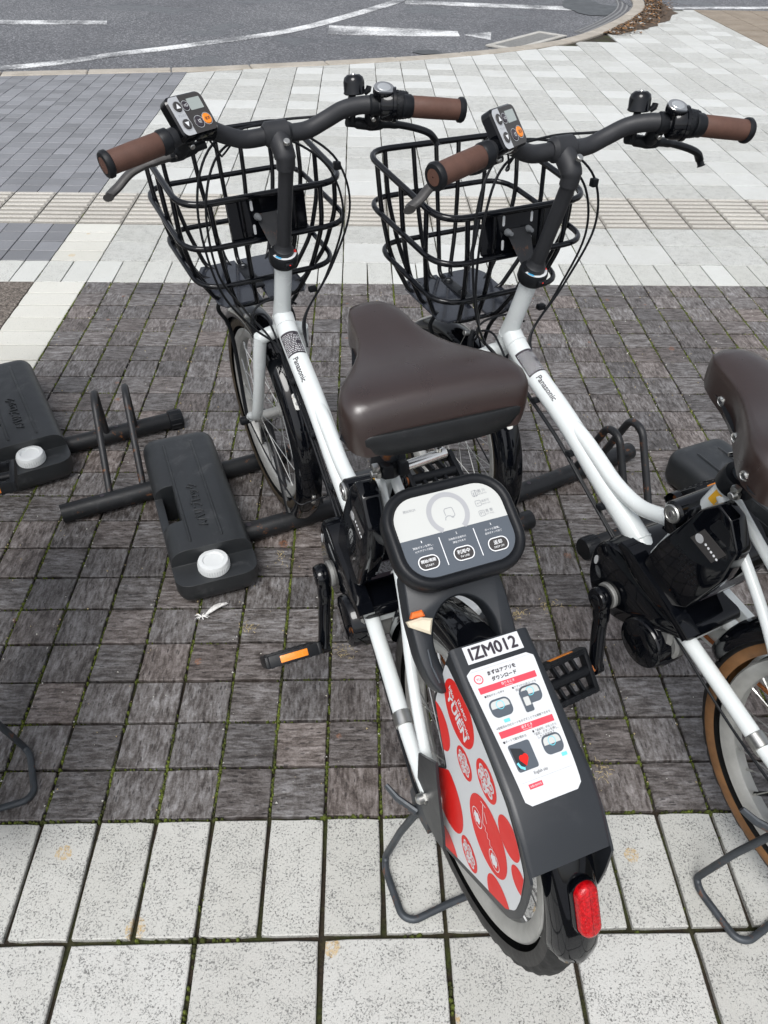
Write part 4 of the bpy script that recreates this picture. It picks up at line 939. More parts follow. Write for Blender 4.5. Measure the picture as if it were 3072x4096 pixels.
    cable([(.830, .118, .970), (.875, .080, .965), (.905, .010, .955), (.915, -.060, .935), (.900, -.130, .880), (.895, -.150, .790), (.905, -.110, .680), (.900, -.050, .600), (.862, -.028, .560)])
    cable([(.828, .124, .968), (.868, .090, .958), (.895, .020, .945), (.910, -.060, .915), (.905, -.120, .860), (.905, -.140, .770), (.912, -.100, .660), (.895, -.040, .590), (.850, -.026, .552)])
    cable([(.829, -.122, .968), (.868, -.080, .955), (.880, .0, .950), (.865, .090, .935), (.840, .135, .860), (.850, .130, .740), (.900, .080, .640), (.955, .045, .575), (.975, .04, .565)])
    cable([(.825, -.130, .978), (.868, -.085, .965), (.885, .0, .962), (.872, .100, .945), (.845, .148, .860), (.842, .135, .720), (.880, .075, .610), (.870, .030, .560), (.820, .026, .530)])
    cable([(.812, .128, .985), (.838, .100, .940), (.865, .085, .930), (.88, .05, .955)], .0017)
    cable([(.975, .04, .565), (.955, .040, .590), (.925, .030, .600), (.895, .028, .585), (.860, .027, .556)], .0022); cable([(.905, -.030, .620), (.935, -.010, .625), (.955, .030, .610), (.945, .050, .590), (.900, .040, .575), (.850, .028, .548)], .0022)
    g = G(); g.box((.912, -.070, .640), (.012, .016, .010), None, .002); sp(g.build('cable_tie', 'plastic', B)); g = G(); g.box((.895, -.128, .872), (.012, .012, .014), None, .002); sp(g.build('cable_tie', 'plastic', B))
    cable([(.862, .020, .556), (.806, .025, .535), (.695, .026, .497), (.586, .026, .444), (.50, .028, .405), (.47, .03, .39)], .0026, False); cable([(.862, .012, .550), (.806, .018, .529), (.695, .019, .491), (.586, .019, .438), (.50, .02, .400), (.47, .02, .39)], .0026, False)
    for x, z in ((.775, .532), (.655, .488), (.552, .440)): g = G(); g.box((x, .020, z-.002), (.016, .016, .010), Matrix.Rotation(.35, 3, 'Y'), .003); g.build('cable_guide', 'plastic', B)
    cable([(.33, .05, .372), (.25, .055, .345), (.15, .064, .318), (.03, .078, .306), (.0, .080, .318)], .0022, False)

    # ---------------- saddle
    st = [(.1955, .101, .798, .024), (.1975, .107, .819, .043), (.2015, .112, .8325, .056), (.2065, .1155, .8395, .062), (.2135, .1180, .8435, .065), (.224, .1195, .8460, .0655), (.240, .1175, .8470, .0655), (.258, .1095, .8465, .0645), (.276, .0975, .8445, .062), (.294, .0840, .8425, .060), (.312, .0700, .8415, .059), (.330, .0580, .8420, .058), (.350, .0480, .8435, .058), (.372, .0420, .8465, .057), (.396, .0385, .8495, .055), (.416, .0345, .8505, .051), (.429, .0280, .8490, .044), (.437, .0165, .8450, .032)]
    yo = lambda x: -.010*(.437-x)/.22
    nv = 32; rings = []
    for x, hw, zt, dp in st:
        ring = []
        for k in range(nv+1):
            t = -1+2*k/nv; a = abs(t); sg = 1 if t >= 0 else -1
            fl = .84+.07*min(1, max(0, (x-.22)/.13))
            if a < .66: yy = hw*fl*(a/.66); zz = zt-.0045*(a/.66)**2.6
            elif a < .82: q = (a-.66)/.16; yy = hw*(fl+(1-fl)*sin(q*pi/2)); zz = zt-.0045-.0155*(1-cos(q*pi/2))
            else: q = (a-.82)/.18; yy = hw*(1+.012*sin(q*pi)-.02*q); zz = zt-.020-max(.004, dp-.020)*q
            ring.append(V((x, yy*sg+yo(x), zz)))
        rings.append(ring)
    g = G(); g.loft(rings, False, 0, False); n_ = nv+1
    k = len(rings)-1; g.f.append([k*n_+i for i in range(n_)]); g.mi.append(0); g.f.append(list(range(n_-1, -1, -1))); g.mi.append(0)
    sa = g.build('saddle', 'seat', B, 60)
    def skirt(x):  # half width and underside of the cover at x
        for a, b in zip(st, st[1:]):
            if a[0] <= x <= b[0]: t = (x-a[0])/(b[0]-a[0]); return a[1]+(b[1]-a[1])*t, a[2]+(b[2]-a[2])*t-(a[3]+(b[3]-a[3])*t)
        return st[0][1], st[0][2]-st[0][3]
    rr_ = []
    for k in range(25):
        t = -1+k/12; y_ = .109*t+yo(.197); xb = .1940+.008*abs(t)**6; zt = .8040-.006*abs(t)**12; zb = .7670+.017*abs(t)**4
        rr_.append([V((xb+.010, y_, zt)), V((xb-.0012, y_, zt)), V((xb-.0028, y_, zt-.002)), V((xb-.0030, y_, (zt+zb)/2)), V((xb-.0010, y_, zb+.002)), V((xb+.002, y_, zb)), V((xb+.030, y_, zb+.002))])
    g = G(); g.loft(rr_, True); g.build('saddle_bumper', 'bumper', sa, 50)
    g = G(); g.add([V((.224, .113, .788)), V((.224, -.133, .788)), V((.300, -.083, .797)), V((.300, .070, .797)), V((.40, -.038, .808)), V((.40, .034, .808)), V((.199, .095, .778)), V((.199, -.115, .778))], [(6, 7, 1, 0), (0, 1, 2, 3), (3, 2, 4, 5)]); g.build('saddle_base', 'plastic', sa, 0)
    for s_ in (1, -1):
        for x in (.240, .308, .376):
            hw, zb = skirt(x); c_ = V((x, (hw*.995)*s_+yo(x), zb+.015)); g = G(); g.lathe([(.0072, -.002), (.0070, .0012), (.0045, .0026), (.0040, .0020), (0, .0022)], c_, (0, s_, -.05), 16); g.build('rivet', 'chrome', sa)
    g = G()
    for s_ in (1, -1): g.tube(cr([(.225, .045*s_, .800), (.26, .030*s_, .785), (.33, .022*s_, .780), (.40, .018*s_, .805), (.42, .016*s_, .818)], 4), .0035, 8)
    g.box((.312, 0, .782), (.05, .05, .03), None, .008); g.build('saddle_rails', 'satin', sa)
    sd_ = V((-.094, 0, .275)).normalized(); s0 = V((.3475, 0, .631))
    g = G(); g.tube([s0-sd_*.02, s0+sd_*.165], .0138, 20); g.build('seat_post', 'stand', B)
    g = G(); g.lathe([(.018, -.004), (.0245, -.002), (.0255, .006), (.0255, .020), (.0235, .0245), (.0142, .026)], s0, sd_, 28)
    g.box(s0+V((-.026, .012, .012)), (.026, .016, .020), Matrix.Rotation(.33, 3, 'Y'), .003); g.box(s0+V((-.026, -.012, .012)), (.026, .016, .020), Matrix.Rotation(.33, 3, 'Y'), .003); sc_ = g.build('seat_clamp', 'plastic', B)
    g = G(); c_ = s0+V((-.026, .022, .010)); g.cyl(c_, c_+Y*.006, .0085, 6); g.cyl(c_, c_+Y*.013, .0055, 14, .001); g.box(c_+V((0, .006, .011)), (.012, .010, .008), None, .002); g.build('clamp_bolt', 'steel', sc_)
    g = G(); a = s0+V((-.020, -.022, .006)); b = s0+V((-.014, -.088, .010)); g.cyl(a, b, .0078, 20, .0015); ql = g.build('clamp_barrel', 'chrome', sc_)
    g = G(); g.tube(cr([b+V((0, .012, .006)), b+V((.002, .014, .022)), b+V((.010, .022, .026)), b+V((.03, .050, .022)), b+V((.045, .075, .018))], 5), [.0045]*6+[.004]*14+[.003], 8); g.lathe([(.0058, 0), (.0058, .008), (.0045, .009)], b+V((0, .012, .004)), (0, 0, 1), 12); g.build('clamp_lever', 'chrome', ql)
    ft_ = lambda u, v, w=0: s0-sd_*(.030-u)+(V((-sd_.z, 0, sd_.x))*cos(v)*-1+Y*sin(v))*(.0176+w)
    g = G(); vs = [ft_(-.006+.024*i/3, 1.25+.75*j/4) for i in range(4) for j in range(5)]; g.add(vs, [(i*5+j, i*5+j+1, i*5+j+6, i*5+j+5) for i in range(3) for j in range(4)]); g.build('yellow_label', 'yellowst', fr_)
    # ---------------- battery, key lock, drive unit
    sidef = lambda y0: (lambda u, v, w=0: V((u, y0+w, v)))
    hand = fillet([(.402, .452, 0), (.388, .505, 0), (.340, .612, 0), (.316, .640, 0), (.290, .632, 0), (.262, .592, 0), (.268, .530, 0), (.302, .440, 0), (.335, .415, 0)], .006, 3, True); hand = [(p.x, p.y) for p in hand]
    main = fillet([(.404, .450, 0), (.390, .505, 0), (.372, .550, 0), (.345, .566, 0), (.318, .562, 0), (.286, .536, 0), (.276, .515, 0), (.303, .438, 0), (.335, .413, 0)], .010, 4, True); main = [(p.x, p.y) for p in main]
    g = G(); g.loft([[V((u, y, v)) for u, v in (inset(main, d_) if d_ else main)] for y, d_ in ((-.054, .006), (-.057, 0), (.034, 0), (.036, .002))])
    g.loft([[V((u, y, v)) for u, v in (inset(hand, d_) if d_ else hand)] for y, d_ in ((.030, .005), (.033, .001), (.035, 0), (.0585, 0), (.0608, .0015), (.0615, .003))]); bt = g.build('battery', 'gloss', B)
    pl = [(.330, .556), (.318, .584), (.262, .573), (.275, .545)]
    pl = [(.338, .560), (.322, .5895), (.2765, .578), (.2920, .5485)]
    g = G(); g.prism(inset(pl, .0), sidef(.0612), 0, .0012); pn_ = g.build('charge_panel', 'greyface', bt)
    g = G(); g.prism(disc(.3235, .5705, .0075, 22), sidef(.0612), .0013, .0018); g.build('button', 'silverface', pn_)
    for k in range(5): g = G(); g.prism(disc(.3105-.0060*k, .5690-.0022*k, .0021, 10), sidef(.0612), .0013, .0017); g.build('charge_lamp', 'print_white' if k < 5 else 'print_grey', pn_)
    hole = fillet([(.318, .5965, 0), (.305, .623, 0), (.283, .612, 0), (.275, .590, 0)], .006, 3, True)
    g = G(); g.prism([(p.x, p.y) for p in hole], sidef(.0608), 0, .0009); g.build('handle_recess', 'satin', bt)
    rnd = random.Random(9); g = G()
    for i in range(6):
        for j in range(5): g.prism(rrect(.0042, .0030, .001, 2, .352-.0075*i-.004*j, .530-.009*j-.002*i), sidef(.0612), 0, .0007)
    tag(g.build('grip_dimples', 'plastic', bt), kind='stuff')
    a = V((.2655, .045, .538)); b = V((.302, .045, .440)); dn = (b-a).normalized(); nb = V((dn.z, 0, -dn.x)); nb = nb if nb.x < 0 else -nb
    a = V((.276, 0, .515)); b = V((.303, 0, .438)); dn = (b-a).normalized(); nb = V((dn.z, 0, -dn.x)); nb = nb if nb.x < 0 else -nb
    fb = lambda u, v, w=0: a+dn*(-v-.008)+Y*(-u)+nb*(.0006+w)
    g = G(); g.flat(rrect(.085, .060, .003, 2, 0, -.045), fb, .0002); rl = g.build('rating_label', 'print_black', bt)
    g = G()
    for i in range(8):
        u = -.038
        while u < .036:
            l_ = rnd.uniform(.003, .012); g.flat([(u, -.022-i*.005), (u+l_, -.022-i*.005), (u+l_, -.0195-i*.005), (u, -.0195-i*.005)], fb, .0006); u += l_+rnd.uniform(.0012, .003)
    tag(g.build('print', 'print_grey', rl), kind='stuff')
    g = G(); g.flat(rrect(.018, .024, .001, 2, -.006, -.004), fb, .0005); g.build('barcode_label', 'panelwhite', bt)
    g = G(); g.flat(rrect(.034, .010, .001, 2, .006, -.064), fb, .0008); g.build('note_label', 'print_white', rl)
    g = G(); kc = V((.387, 0, .564)); g.cyl(kc-Y*.045, kc+Y*.052, .0195, 28, .003); g.box((.384, 0, .562), (.040, .085, .024), Matrix.Rotation(.35, 3, 'Y'), .006); g.box((.392, 0, .540), (.026, .090, .045), Matrix.Rotation(.3, 3, 'Y'), .005); kb = g.build('key_housing', 'gloss', B)
    g = G(); g.lathe([(.0150, 0), (.0155, .003), (.0140, .005), (.0105, .0052), (.0100, .0042), (.0075, .0042), (.0070, .0055), (0, .0056)], kc+Y*.0515, Y, 28); kl = g.build('key_lock', 'steel', kb)
    g = G(); g.box(kc+V((0, .0574, 0)), (.0018, .001, .007), Matrix.Rotation(.5, 3, 'Y'), 0); g.build('key_slot', 'print_black', kl)
    cov = fillet([(.512, .330, 0), (.514, .385, 0), (.498, .418, 0), (.462, .432, 0), (.40, .420, 0), (.33, .400, 0), (.285, .398, 0), (.278, .380, 0), (.33, .352, 0), (.392, .300, 0), (.440, .282, 0), (.490, .292, 0)], .022, 4, True); cov = [(p.x, p.y) for p in cov]
    g = G(); g.loft([[V((u, y, v)) for u, v in (inset(cov, d_) if d_ else cov)] for y, d_ in ((-.052, .010), (-.056, 0), (.050, 0), (.056, .002), (.0595, .007))]); dc = g.build('drive_cover', 'gloss', B)
    sw = cr([(.452, 0, .447), (.430, 0, .440), (.400, 0, .424), (.350, 0, .412), (.310, 0, .404), (.280, 0, .390)], 5); g = G()
    rr_ = []
    for i, p in enumerate(sw):
        t = i/(len(sw)-1); d_ = (sw[min(i+1, len(sw)-1)]-sw[max(0, i-1)]).normalized(); nn = V((-d_.z, 0, d_.x)); wd = .010+.014*sin(pi*min(1, t*1.2+.05))*.8+.004*t
        rr_.append([p+nn*wd*.45+Y*.040, p+nn*wd*.55+Y*.066, p-nn*wd*.2+Y*.072, p-nn*wd*1.0+Y*.069, p-nn*wd*1.15+Y*.045])
    g.loft(rr_); g.build('swoosh_guard', 'gloss', dc, 50)
    g = G(); g.prism(disc(.497, .372, .0045, 18, .010), sidef(.0597), 0, .0008); g.build('emblem', 'silverface', dc)
    g = G(); g.cyl(BB+Y*.040, BB+Y*.066, .024, 26, .002); g.cyl((.372, -.035, .335), (.372, .052, .335), .062, 30, .006); g.cyl((.33, .0, .325), (.33, .045, .325), .035, 24, .005); g.build('drive_unit', 'alucast', B)
    g = G(); g.lathe([(.048, .010), (.0500, .014), (.0500, .046), (.0470, .052), (.0465, .064), (.0440, .0680), (.0360, .0700), (.0350, .0706), (0, .0712)], (.352, 0, .305), Y, 40); g.build('motor_cap', 'gloss', B)
    g = G(); g.cyl(BB-Y*.085, BB+Y*.088, .0105, 18); g.build('crank_axle', 'rust', B)
    # chain guard and chain (right side)
    cg = fillet([(.53, .30, 0), (.53, .37, 0), (.48, .41, 0), (.42, .405, 0), (.10, .358, 0), (-.02, .352, 0), (-.03, .29, 0), (.10, .290, 0), (.40, .262, 0), (.49, .262, 0)], .03, 5, True); cg = [(p.x, p.y) for p in cg]
    g = G(); g.loft([[V((u, y, v)) for u, v in (inset(cg, d_) if d_ else cg)] for y, d_ in ((-.078, .006), (-.080, 0), (-.066, 0), (-.064, .004))]); g.build('chain_guard', 'white', B)
    g = G(); g.tube([V((p[0]*.97+.008, -.0615, p[1])) for p in fillet([(.49, .36, 0), (.44, .375, 0), (.03, .342, 0), (0, .30, 0), (.42, .283, 0), (.48, .29, 0)], .03, 5, True)], .0035, 6, closed=True); g.build('chain', 'rust', B)
    # ---------------- cranks and pedals (own origins, so each bicycle can be turned)
    CP = {}
    for s_ in (1, -1):
        g = G(); yy = .078*s_
        g.tube(cr([(0, yy, .004), (0, yy, -.03), (.002, yy+.006*s_, -.07), (0, yy+.018*s_, -CL)], 5), [.0215]*3+[.0185]*4+[.0160]*5+[.0155]*3+[.0165], 16, flat=.66, upv=(1, 0, 0)); g.lathe([(.0195, -.010), (.0220, -.005), (.0220, .006), (.0195, .011), (0, .011)] if s_ > 0 else [(.0195, .010), (.0220, .005), (.0220, -.006), (.0195, -.011), (0, -.011)], (0, yy, 0), Y, 26)
        g.lathe([(.0148, -.009), (.0150, .006), (0, .006)] if s_ > 0 else [(.0148, .009), (.0150, -.006), (0, -.006)], (0, yy+.018*s_, -CL), Y, 20)
        ck = g.build('crank_arm', 'gloss', B); CP[s_] = [ck]
        g = G(); g.cyl((0, yy+.0105*s_, 0), (0, yy+.0125*s_, 0), .0105, 20, .001); g.build('crank_cap', 'satin', ck)
        g = G(); y0 = (.112)*s_; y1 = .206*s_; ym = (y0+y1)/2
        for x in (-.036, .036): g.box((x, ym, 0), (.012, abs(y1-y0), .022), None, .004)
        for y_ in (y0, y1): g.box((0, y_, 0), (.084, .010, .022), None, .004)
        g.tube([(0, y0, 0), (0, y1, 0)], .0095, 14)
        for x in (-.020, .020):
            for k in range(3): g.box((x, y0+(y1-y0)*(.28+.22*k), 0), (.024, .005, .016), Matrix.Rotation(.3, 3, 'Z'), .001)
        for i in range(3):
            for k in range(7):
                for z in (.0108, -.0108): g.box((-.040+.004*i+(.072 if k > 3 else 0)*0, y0+(y1-y0)*(.06+.145*k), z), (.0026, .006, .0016), None, 0)
                for z in (.0108, -.0108): g.box((.040-.004*i, y0+(y1-y0)*(.06+.145*k), z), (.0026, .006, .0016), None, 0)
        pd = g.build('pedal', 'plastic', B); CP[s_].append(pd)
        for x in (-1, 1): g = G(); g.box((.0405*x, ym, 0), (.004, .050, .0125), None, .0005); g.build('reflector', 'orange', pd)
        g = G(); g.cyl((0, .098*s_, 0), (0, .113*s_, 0), .0085, 16); g.build('pedal_spindle', 'rust', pd)
    # ---------------- control panel and ring lock
    t_ = 1.0725; upv = V((sin(t_), 0, cos(t_))); fpn = frame((.122, .0032, .6981), (0, -1, 0), upv); PW, PH = .1715, .1306
    g = G(); o1 = rrect(PW, PH, .046, 9); lv = [(.006, -.024), (.001, -.020), (0, -.006), (.0012, .001), (.0045, .0042), (.0085, .0045), (.0120, .0022), (.0135, -.0010)]
    g.loft([[fpn(u, v, w_) for u, v in inset(o1, d_)] for d_, w_ in lv]); cp = g.build('control_panel', 'plastic', B, 60)
    face = inset(o1, .0142); fw = -.0006
    up_ = clip(face, (1, .0002), (-1, .0002)); dn_ = clip(face, (-1, 0), (1, 0)); up_, dn_ = (up_, dn_) if max(p[1] for p in up_) > .02 else (dn_, up_)
    g = G(); g.flat(up_, fpn, fw); g.build('white_face', 'panelwhite', cp); g = G(); g.flat(dn_, fpn, fw+.00002); g.build('grey_face', 'panelgrey', cp)
    a_ = [radians(-56+k*292/48) for k in range(49)]
    g = G(); ce = (-.0012, .0215); q = [(ce[0]+.0243*cos(a), ce[1]+.0243*sin(a)) for a in a_]; q = [p for p in q if p[1] > .0012]; ribbon(g, q, .0062, fpn, fw+.0003); g.build('reader_ring', 'ring', cp)
    g = G(); ribbon(g, [(-.0075, .0130), (-.0062, .0165), (-.003, .0180), (.0005, .0172), (.0018, .0150), (.0042, .0146)], .0009, fpn, fw+.0003); q = fillet([(-.0052, .0185, 0), (-.0058, .0245, 0), (-.0045, .0275, 0), (.0045, .0278, 0), (.0058, .0262, 0), (.0064, .0175, 0), (.0055, .0160, 0), (.0022, .0158, 0)], .003, 3); ribbon(g, [(p.x, p.y) for p in q], .0008, fpn, fw+.0003); g.build('card_symbol', 'print_grey', cp)
    g = G(); text(g, '開始用QR', -.0475, .0355, .016, fpn, fw+.0003); g.build('lettering', 'print_grey', cp)
    for k, (tx, en) in enumerate((('圏 外', 'NO SERVICE'), ('返却可', 'DROP OFF'), ('満 車', 'LOT FULL'))):
        y_ = .0375-.0135*k; g = G(); text(g, tx, .0505, y_+.0018, .0105, fpn, fw+.0003); text(g, en, .0505, y_-.0022, .0115, fpn, fw+.0003, 0, .0016); q = rrect(.0072, .0072, .0014, 3, .0405, y_); ribbon(g, q+q[:1], .0006, fpn, fw+.0003); text(g, ('ıl', '↩', 'P!')[k], .0405, y_, .004, fpn, fw+.0003); g.build('status_icon', 'print_grey', cp)
    for x in (-.0235, .0222): g = G(); g.flat(rrect(.0011, .036, .0005, 2, x, -.0228), fpn, fw+.0003); g.build('divider', 'print_white', cp)
    for x, num, l1, l2, jp, en in ((-.0462, '1', '開始ボタンを押し、', 'ICやアプリで認証', '開始/再開', 'START'), (-.0004, '2', '利用表示点滅中は', '課金されます', '利用中', 'IN USE'), (.0455, '3', 'ポートに駐輪、', '返却ボタンで終了', '返却', 'DROP OFF')):
        y0 = -.006; g = G(); text(g, num, x, -.0052, .0012 if num == '1' else .0018, fpn, fw+.0003, 0, .0028); text(g, l1, x-(0 if num != '2' else .001), -.0112, .0030*min(9, len(l1))*.95, fpn, fw+.0003); text(g, l2, x, -.0158, .0030*min(8, len(l2))*.95, fpn, fw+.0003); g.build('lettering', 'print_white', cp)
        g = G(); g.prism(rrect(.0245, .0152, .0070, 6, x, -.0318), fpn, fw+.0002, fw+.0012, .0004); bt_ = g.build('button', 'greyface', cp)
        g = G(); q = rrect(.0255, .0162, .0075, 6, x, -.0318); ribbon(g, q+q[:1], .0013, fpn, fw+.0015); text(g, jp, x, -.0295, .0185 if len(jp) > 3 else .0055*len(jp), fpn, fw+.0016, 0, None, 0, .00008); text(g, en, x, -.0352, .0112 if len(en) < 8 else .0135, fpn, fw+.0016, 0, .0024); g.build('lettering', 'print_white', bt_)
    # ring lock under the panel: a plate with an arch that straddles the rear wheel
    t2 = .80; lup = V((sin(t2), 0, cos(t2))); flk = frame((.072, .015, .618), (0, -1, 0), lup)
    arch = [(-.060, .055), (-.066, .0), (-.066, -.050), (-.060, -.080), (-.050, -.098), (-.037, -.094), (-.038, -.075), (-.043, -.052), (-.043, -.030), (-.034, -.006), (-.018, .008), (0, .0125), (.018, .008), (.034, -.006), (.043, -.030), (.043, -.052), (.038, -.075), (.037, -.094), (.050, -.098), (.060, -.080), (.066, -.050), (.066, 0), (.060, .055)]
    arch = [(p.x, p.y) for p in fillet([(x, y, 0) for x, y in arch], .012, 4, True)]
    g = G(); g.loft([[flk(u, v, w_) for u, v in (inset(arch, d_) if d_ else arch)] for d_, w_ in ((.003, -.032), (0, -.029), (0, -.003), (.0015, -.0008), (.003, 0))]); lk = g.build('ring_lock', 'charcoal', B, 40)
    g = G(); g.prism([(-.070, -.008), (-.047, -.023), (-.040, -.005), (-.054, .000), (-.072, -.001)][::-1], flk, .002, .012, .003); lv_ = g.build('lock_lever', 'cream', lk)
    g = G(); g.prism([(-.066, .001), (-.048, .000), (-.050, .008), (-.062, .008)], flk, .001, .010, .002); g.build('lever_tip', 'orangepl', lk)
    g = G(); a = [(.0505*cos(q), -.045+.060*sin(q)) for q in [radians(195+k*70/10) for k in range(11)]]; g.tube([flk(u, v, .0008) for u, v in [(-.053, -.040), (-.0535, -.06), (-.049, -.082)]], .0016, 8); g.build('shackle', 'stand', lk)
    # ---------------- rear wheel, mudguard, tail light
    wr_ = wheel(B, RA, False, 'darkwall')
    rg = fender(B, RA, radians(8), radians(173))
    q = radians(151); nn = V((cos(q), 0, sin(q))); tt = V((-sin(q), 0, cos(q))); c_ = RA+nn*.272
    fl = lambda u, v, w=0: c_+Y*(-u)+tt*(-v)*-1+nn*w
    cap_ = rrect(.027, .068, .0134, 8); g = G(); g.loft([[c_+Y*u+tt*v+nn*w_ for u, v in inset(cap_, d_)] for d_, w_ in ((-.002, -.003), (-.0025, .003), (-.001, .006))]); tb = g.build('tail_base', 'gloss', rg)
    g = G(); g.loft([[c_+Y*u+tt*v+nn*w_ for u, v in inset(cap_, d_)] for d_, w_ in ((0, .005), (.0003, .011), (.002, .0145), (.006, .0165))]); tl = g.build('tail_reflector', 'redlens', rg, 50)
    g = G()
    for i in range(11):
        for j in range(4):
            u, v = -.0075+j*.005, -.0235+i*.0046; p = c_+Y*u+tt*v+nn*.0163; g.add([p+Y*.0021, p+tt*.0019, p-Y*.0021, p-tt*.0019, p+nn*.0005], [(0, 1, 4), (1, 2, 4), (2, 3, 4), (3, 0, 4)])
    tag(g.build('reflector_prisms', 'redlens', tl, 0), kind='stuff')
    # ---------------- rear wheel cover with stickers
    FP = [(.011, .6212), (-.060, .600), (-.110, .5855), (-.155, .571), (-.190, .548), (-.216, .520)]
    yc = lambda x: .006+(.024-x)*.035
    CO = [(.011, .6212), (.037, .500), (-.017, .413), (.006, .384), (-.010, .316), (-.036, .236), (-.205, .392), (-.221, .43), (-.2225, .470), (-.220, .518)]
    prof = [(x, z) for x, z in FP]; co = [(p.x, p.y) for p in fillet([(x, z, 0) for x, z in FP[:-1]+[(-.217, .522)]], .004, 2)]+[(p.x, p.y) for p in fillet([(x, z, 0) for x, z in reversed(CO[1:])], .010, 3)]
    side = lambda s_, o_=0: (lambda u, v, w=0: V((u, yc(u)+s_*(.0505+o_+w), v)))
    g = G(); TP = [(p.x, p.y) for p in fillet([(x, z, 0) for x, z in FP], .02, 4)]; nrm = []
    for i, (x, z) in enumerate(TP):
        a = TP[max(i-1, 0)]; b = TP[min(i+1, len(TP)-1)]; d_ = V((b[0]-a[0], 0, b[1]-a[1])).normalized(); nrm.append(V((d_.z, 0, -d_.x)) if d_.z > 0 else V((d_.z, 0, -d_.x)))
    rings = []
    for (x, z), nn in zip(TP, nrm):
        nn = nn if nn.z > 0 else -nn; c_ = V((x, yc(x), z)); h_ = .0505
        rings.append([c_+Y*h_-nn*.010, c_+Y*h_-nn*.003, c_+Y*(h_-.003)-nn*.0006, c_+Y*(h_-.006), c_-Y*(h_-.006), c_-Y*(h_-.003)-nn*.0006, c_-Y*h_-nn*.003, c_-Y*h_-nn*.010, c_-Y*(h_-.003)-nn*.010, c_-Y*(h_-.003)-nn*.004, c_+Y*(h_-.003)-nn*.004, c_+Y*(h_-.003)-nn*.010])
    g.loft(rings); wc = g.build('wheel_cover', 'charcoal', B, 50)
    lowco = [(x, z-.0035 if i < len(TP)+2 and z > .515 else z) for i, (x, z) in enumerate(co)]
    lowco = lowco
    for s_ in (1, -1): g = G(); g.prism(lowco if s_ > 0 else lowco, side(s_), -.003, .0004 if s_ > 0 else .0004, .0003); g.build('side_plate', 'charcoal', wc, 0)
    g = G(); g.prism(PLATE, lambda u, v, w=0: V((u, .0735+w, v)), -.002, .002, .0006); g.build('axle_plate', 'charcoal', wc, 0)
    STK = [(.015, .594), (.031, .498), (-.022, .418), (.000, .388), (-.016, .316), (-.040, .250), (-.196, .400), (-.211, .430), (-.2135, .463), (-.2085, .510), (-.186, .536), (-.153, .5605), (-.110, .5755), (-.060, .5895)]
    fs_ = side(1, .0006)
    pol = [(p.x, p.y) for p in fillet([(x, z, 0) for x, z in STK], .008, 3, True)]
    g = G(); g.flat(pol, fs_, .0003); sk = g.build('dotted_sticker', 'label', wc, 0)
    def inn(poly, edges):
        for a, b in edges:
            a, b = STK[a], STK[b]; poly = clip(poly, a, b) if abs((b[0]-a[0])*(.44-a[1])-(b[1]-a[1])*(-.09-a[0])) and ((b[0]-a[0])*(.44-a[1])-(b[1]-a[1])*(-.09-a[0])) > 0 else clip(poly, b, a)
        return poly
    dots = [((-.031, .5555), .0415, [(0, 13)]), ((.012, .470), .0335, [(0, 1), (1, 2)]), ((-.060, .4935), .0215, []), ((-.110, .5365), .0255, []), ((-.030, .372), .052, [(3, 4), (2, 3)]), ((-.134, .456), .0485, []), ((-.106, .352), .0235, []), ((-.170, .520), .025, [(9, 10), (10, 11)]), ((-.056, .262), .039, [(4, 5), (5, 6)]), ((-.2035, .488), .0175, [(8, 9)]), ((-.182, .388), .031, [(6, 7), (5, 6)])]
    dobj = []
    for c_, r_, ed in dots:
        p = inn(disc(c_[0], c_[1], r_, 40), ed); g = G(); g.flat(p, fs_, .0006); dobj.append(g.build('red_dot', 'print_red', sk, 0))
    sl = V((-.957, -.29)); rot_ = atan2(-.29, .957)
    ftx = lambda u, v, w=0: fs_(-u, v, w)
    g = G(); c_ = dots[0][0]; cx, cy = -c_[0], c_[1]
    ca, sa_ = cos(rot_), sin(rot_); at = lambda a, b: (cx+a*ca-b*sa_, cy+a*sa_+b*ca)
    text(g, 'YUIEN', *at(.0, -.0100), .058, ftx, .0010, rot_, .0170, 0, .0008); text(g, 'bike share service', *at(.0, .0055), .064, ftx, .0010, rot_, .0088, 0, .0002); text(g, 'IZUMO', *at(.002, .0180), .025, ftx, .0010, rot_, .0078, 0, .0002); g.build('lettering', 'print_white', dobj[0], 0)
    def swirl(g, cx, cy, r_, w0):
        lob = [(90, .56), (30, .58), (-28, .56), (-95, .60), (208, .58), (150, .58)]
        g.flat(disc(cx, cy, r_*.40, 20), ftx, w0)
        for k, (a, d_) in enumerate(lob): g.flat(disc(cx+r_*d_*cos(radians(a)), cy+r_*d_*sin(radians(a)), r_*.33, 18), ftx, w0+(k+1)*3e-5)
    def curls(g, cx, cy, r_, w0):
        lob = [(90, .56), (30, .58), (-28, .56), (-95, .60), (208, .58), (150, .58), (0, 0)]
        for k, (a, d_) in enumerate(lob):
            x0, y0 = cx+r_*d_*cos(radians(a)), cy+r_*d_*sin(radians(a)); q = []
            for i in range(16): an = radians(a+200)+i*.42*(1 if k % 2 else -1); rr2 = r_*(.27-.0145*i); q.append((x0+rr2*cos(an), y0+rr2*sin(an)))
            ribbon(g, q, r_*.062, ftx, w0)
    for di in (2, 3, 6):
        c_, r_, _ = dots[di]; g = G(); swirl(g, -c_[0], c_[1], r_*.88, .0009); em = g.build('cloud_emblem', 'label', dobj[di], 0); g = G(); curls(g, -c_[0], c_[1], r_*.88, .0013); g.build('emblem_swirls', 'print_red', dobj[di], 0)
    c_, r_, _ = dots[5]; bx, by = -c_[0], c_[1]; rb = -.27; ca, sa_ = cos(rb), sin(rb); at2 = lambda a, b: (bx+a*ca-b*sa_, by+a*sa_+b*ca); g = G()
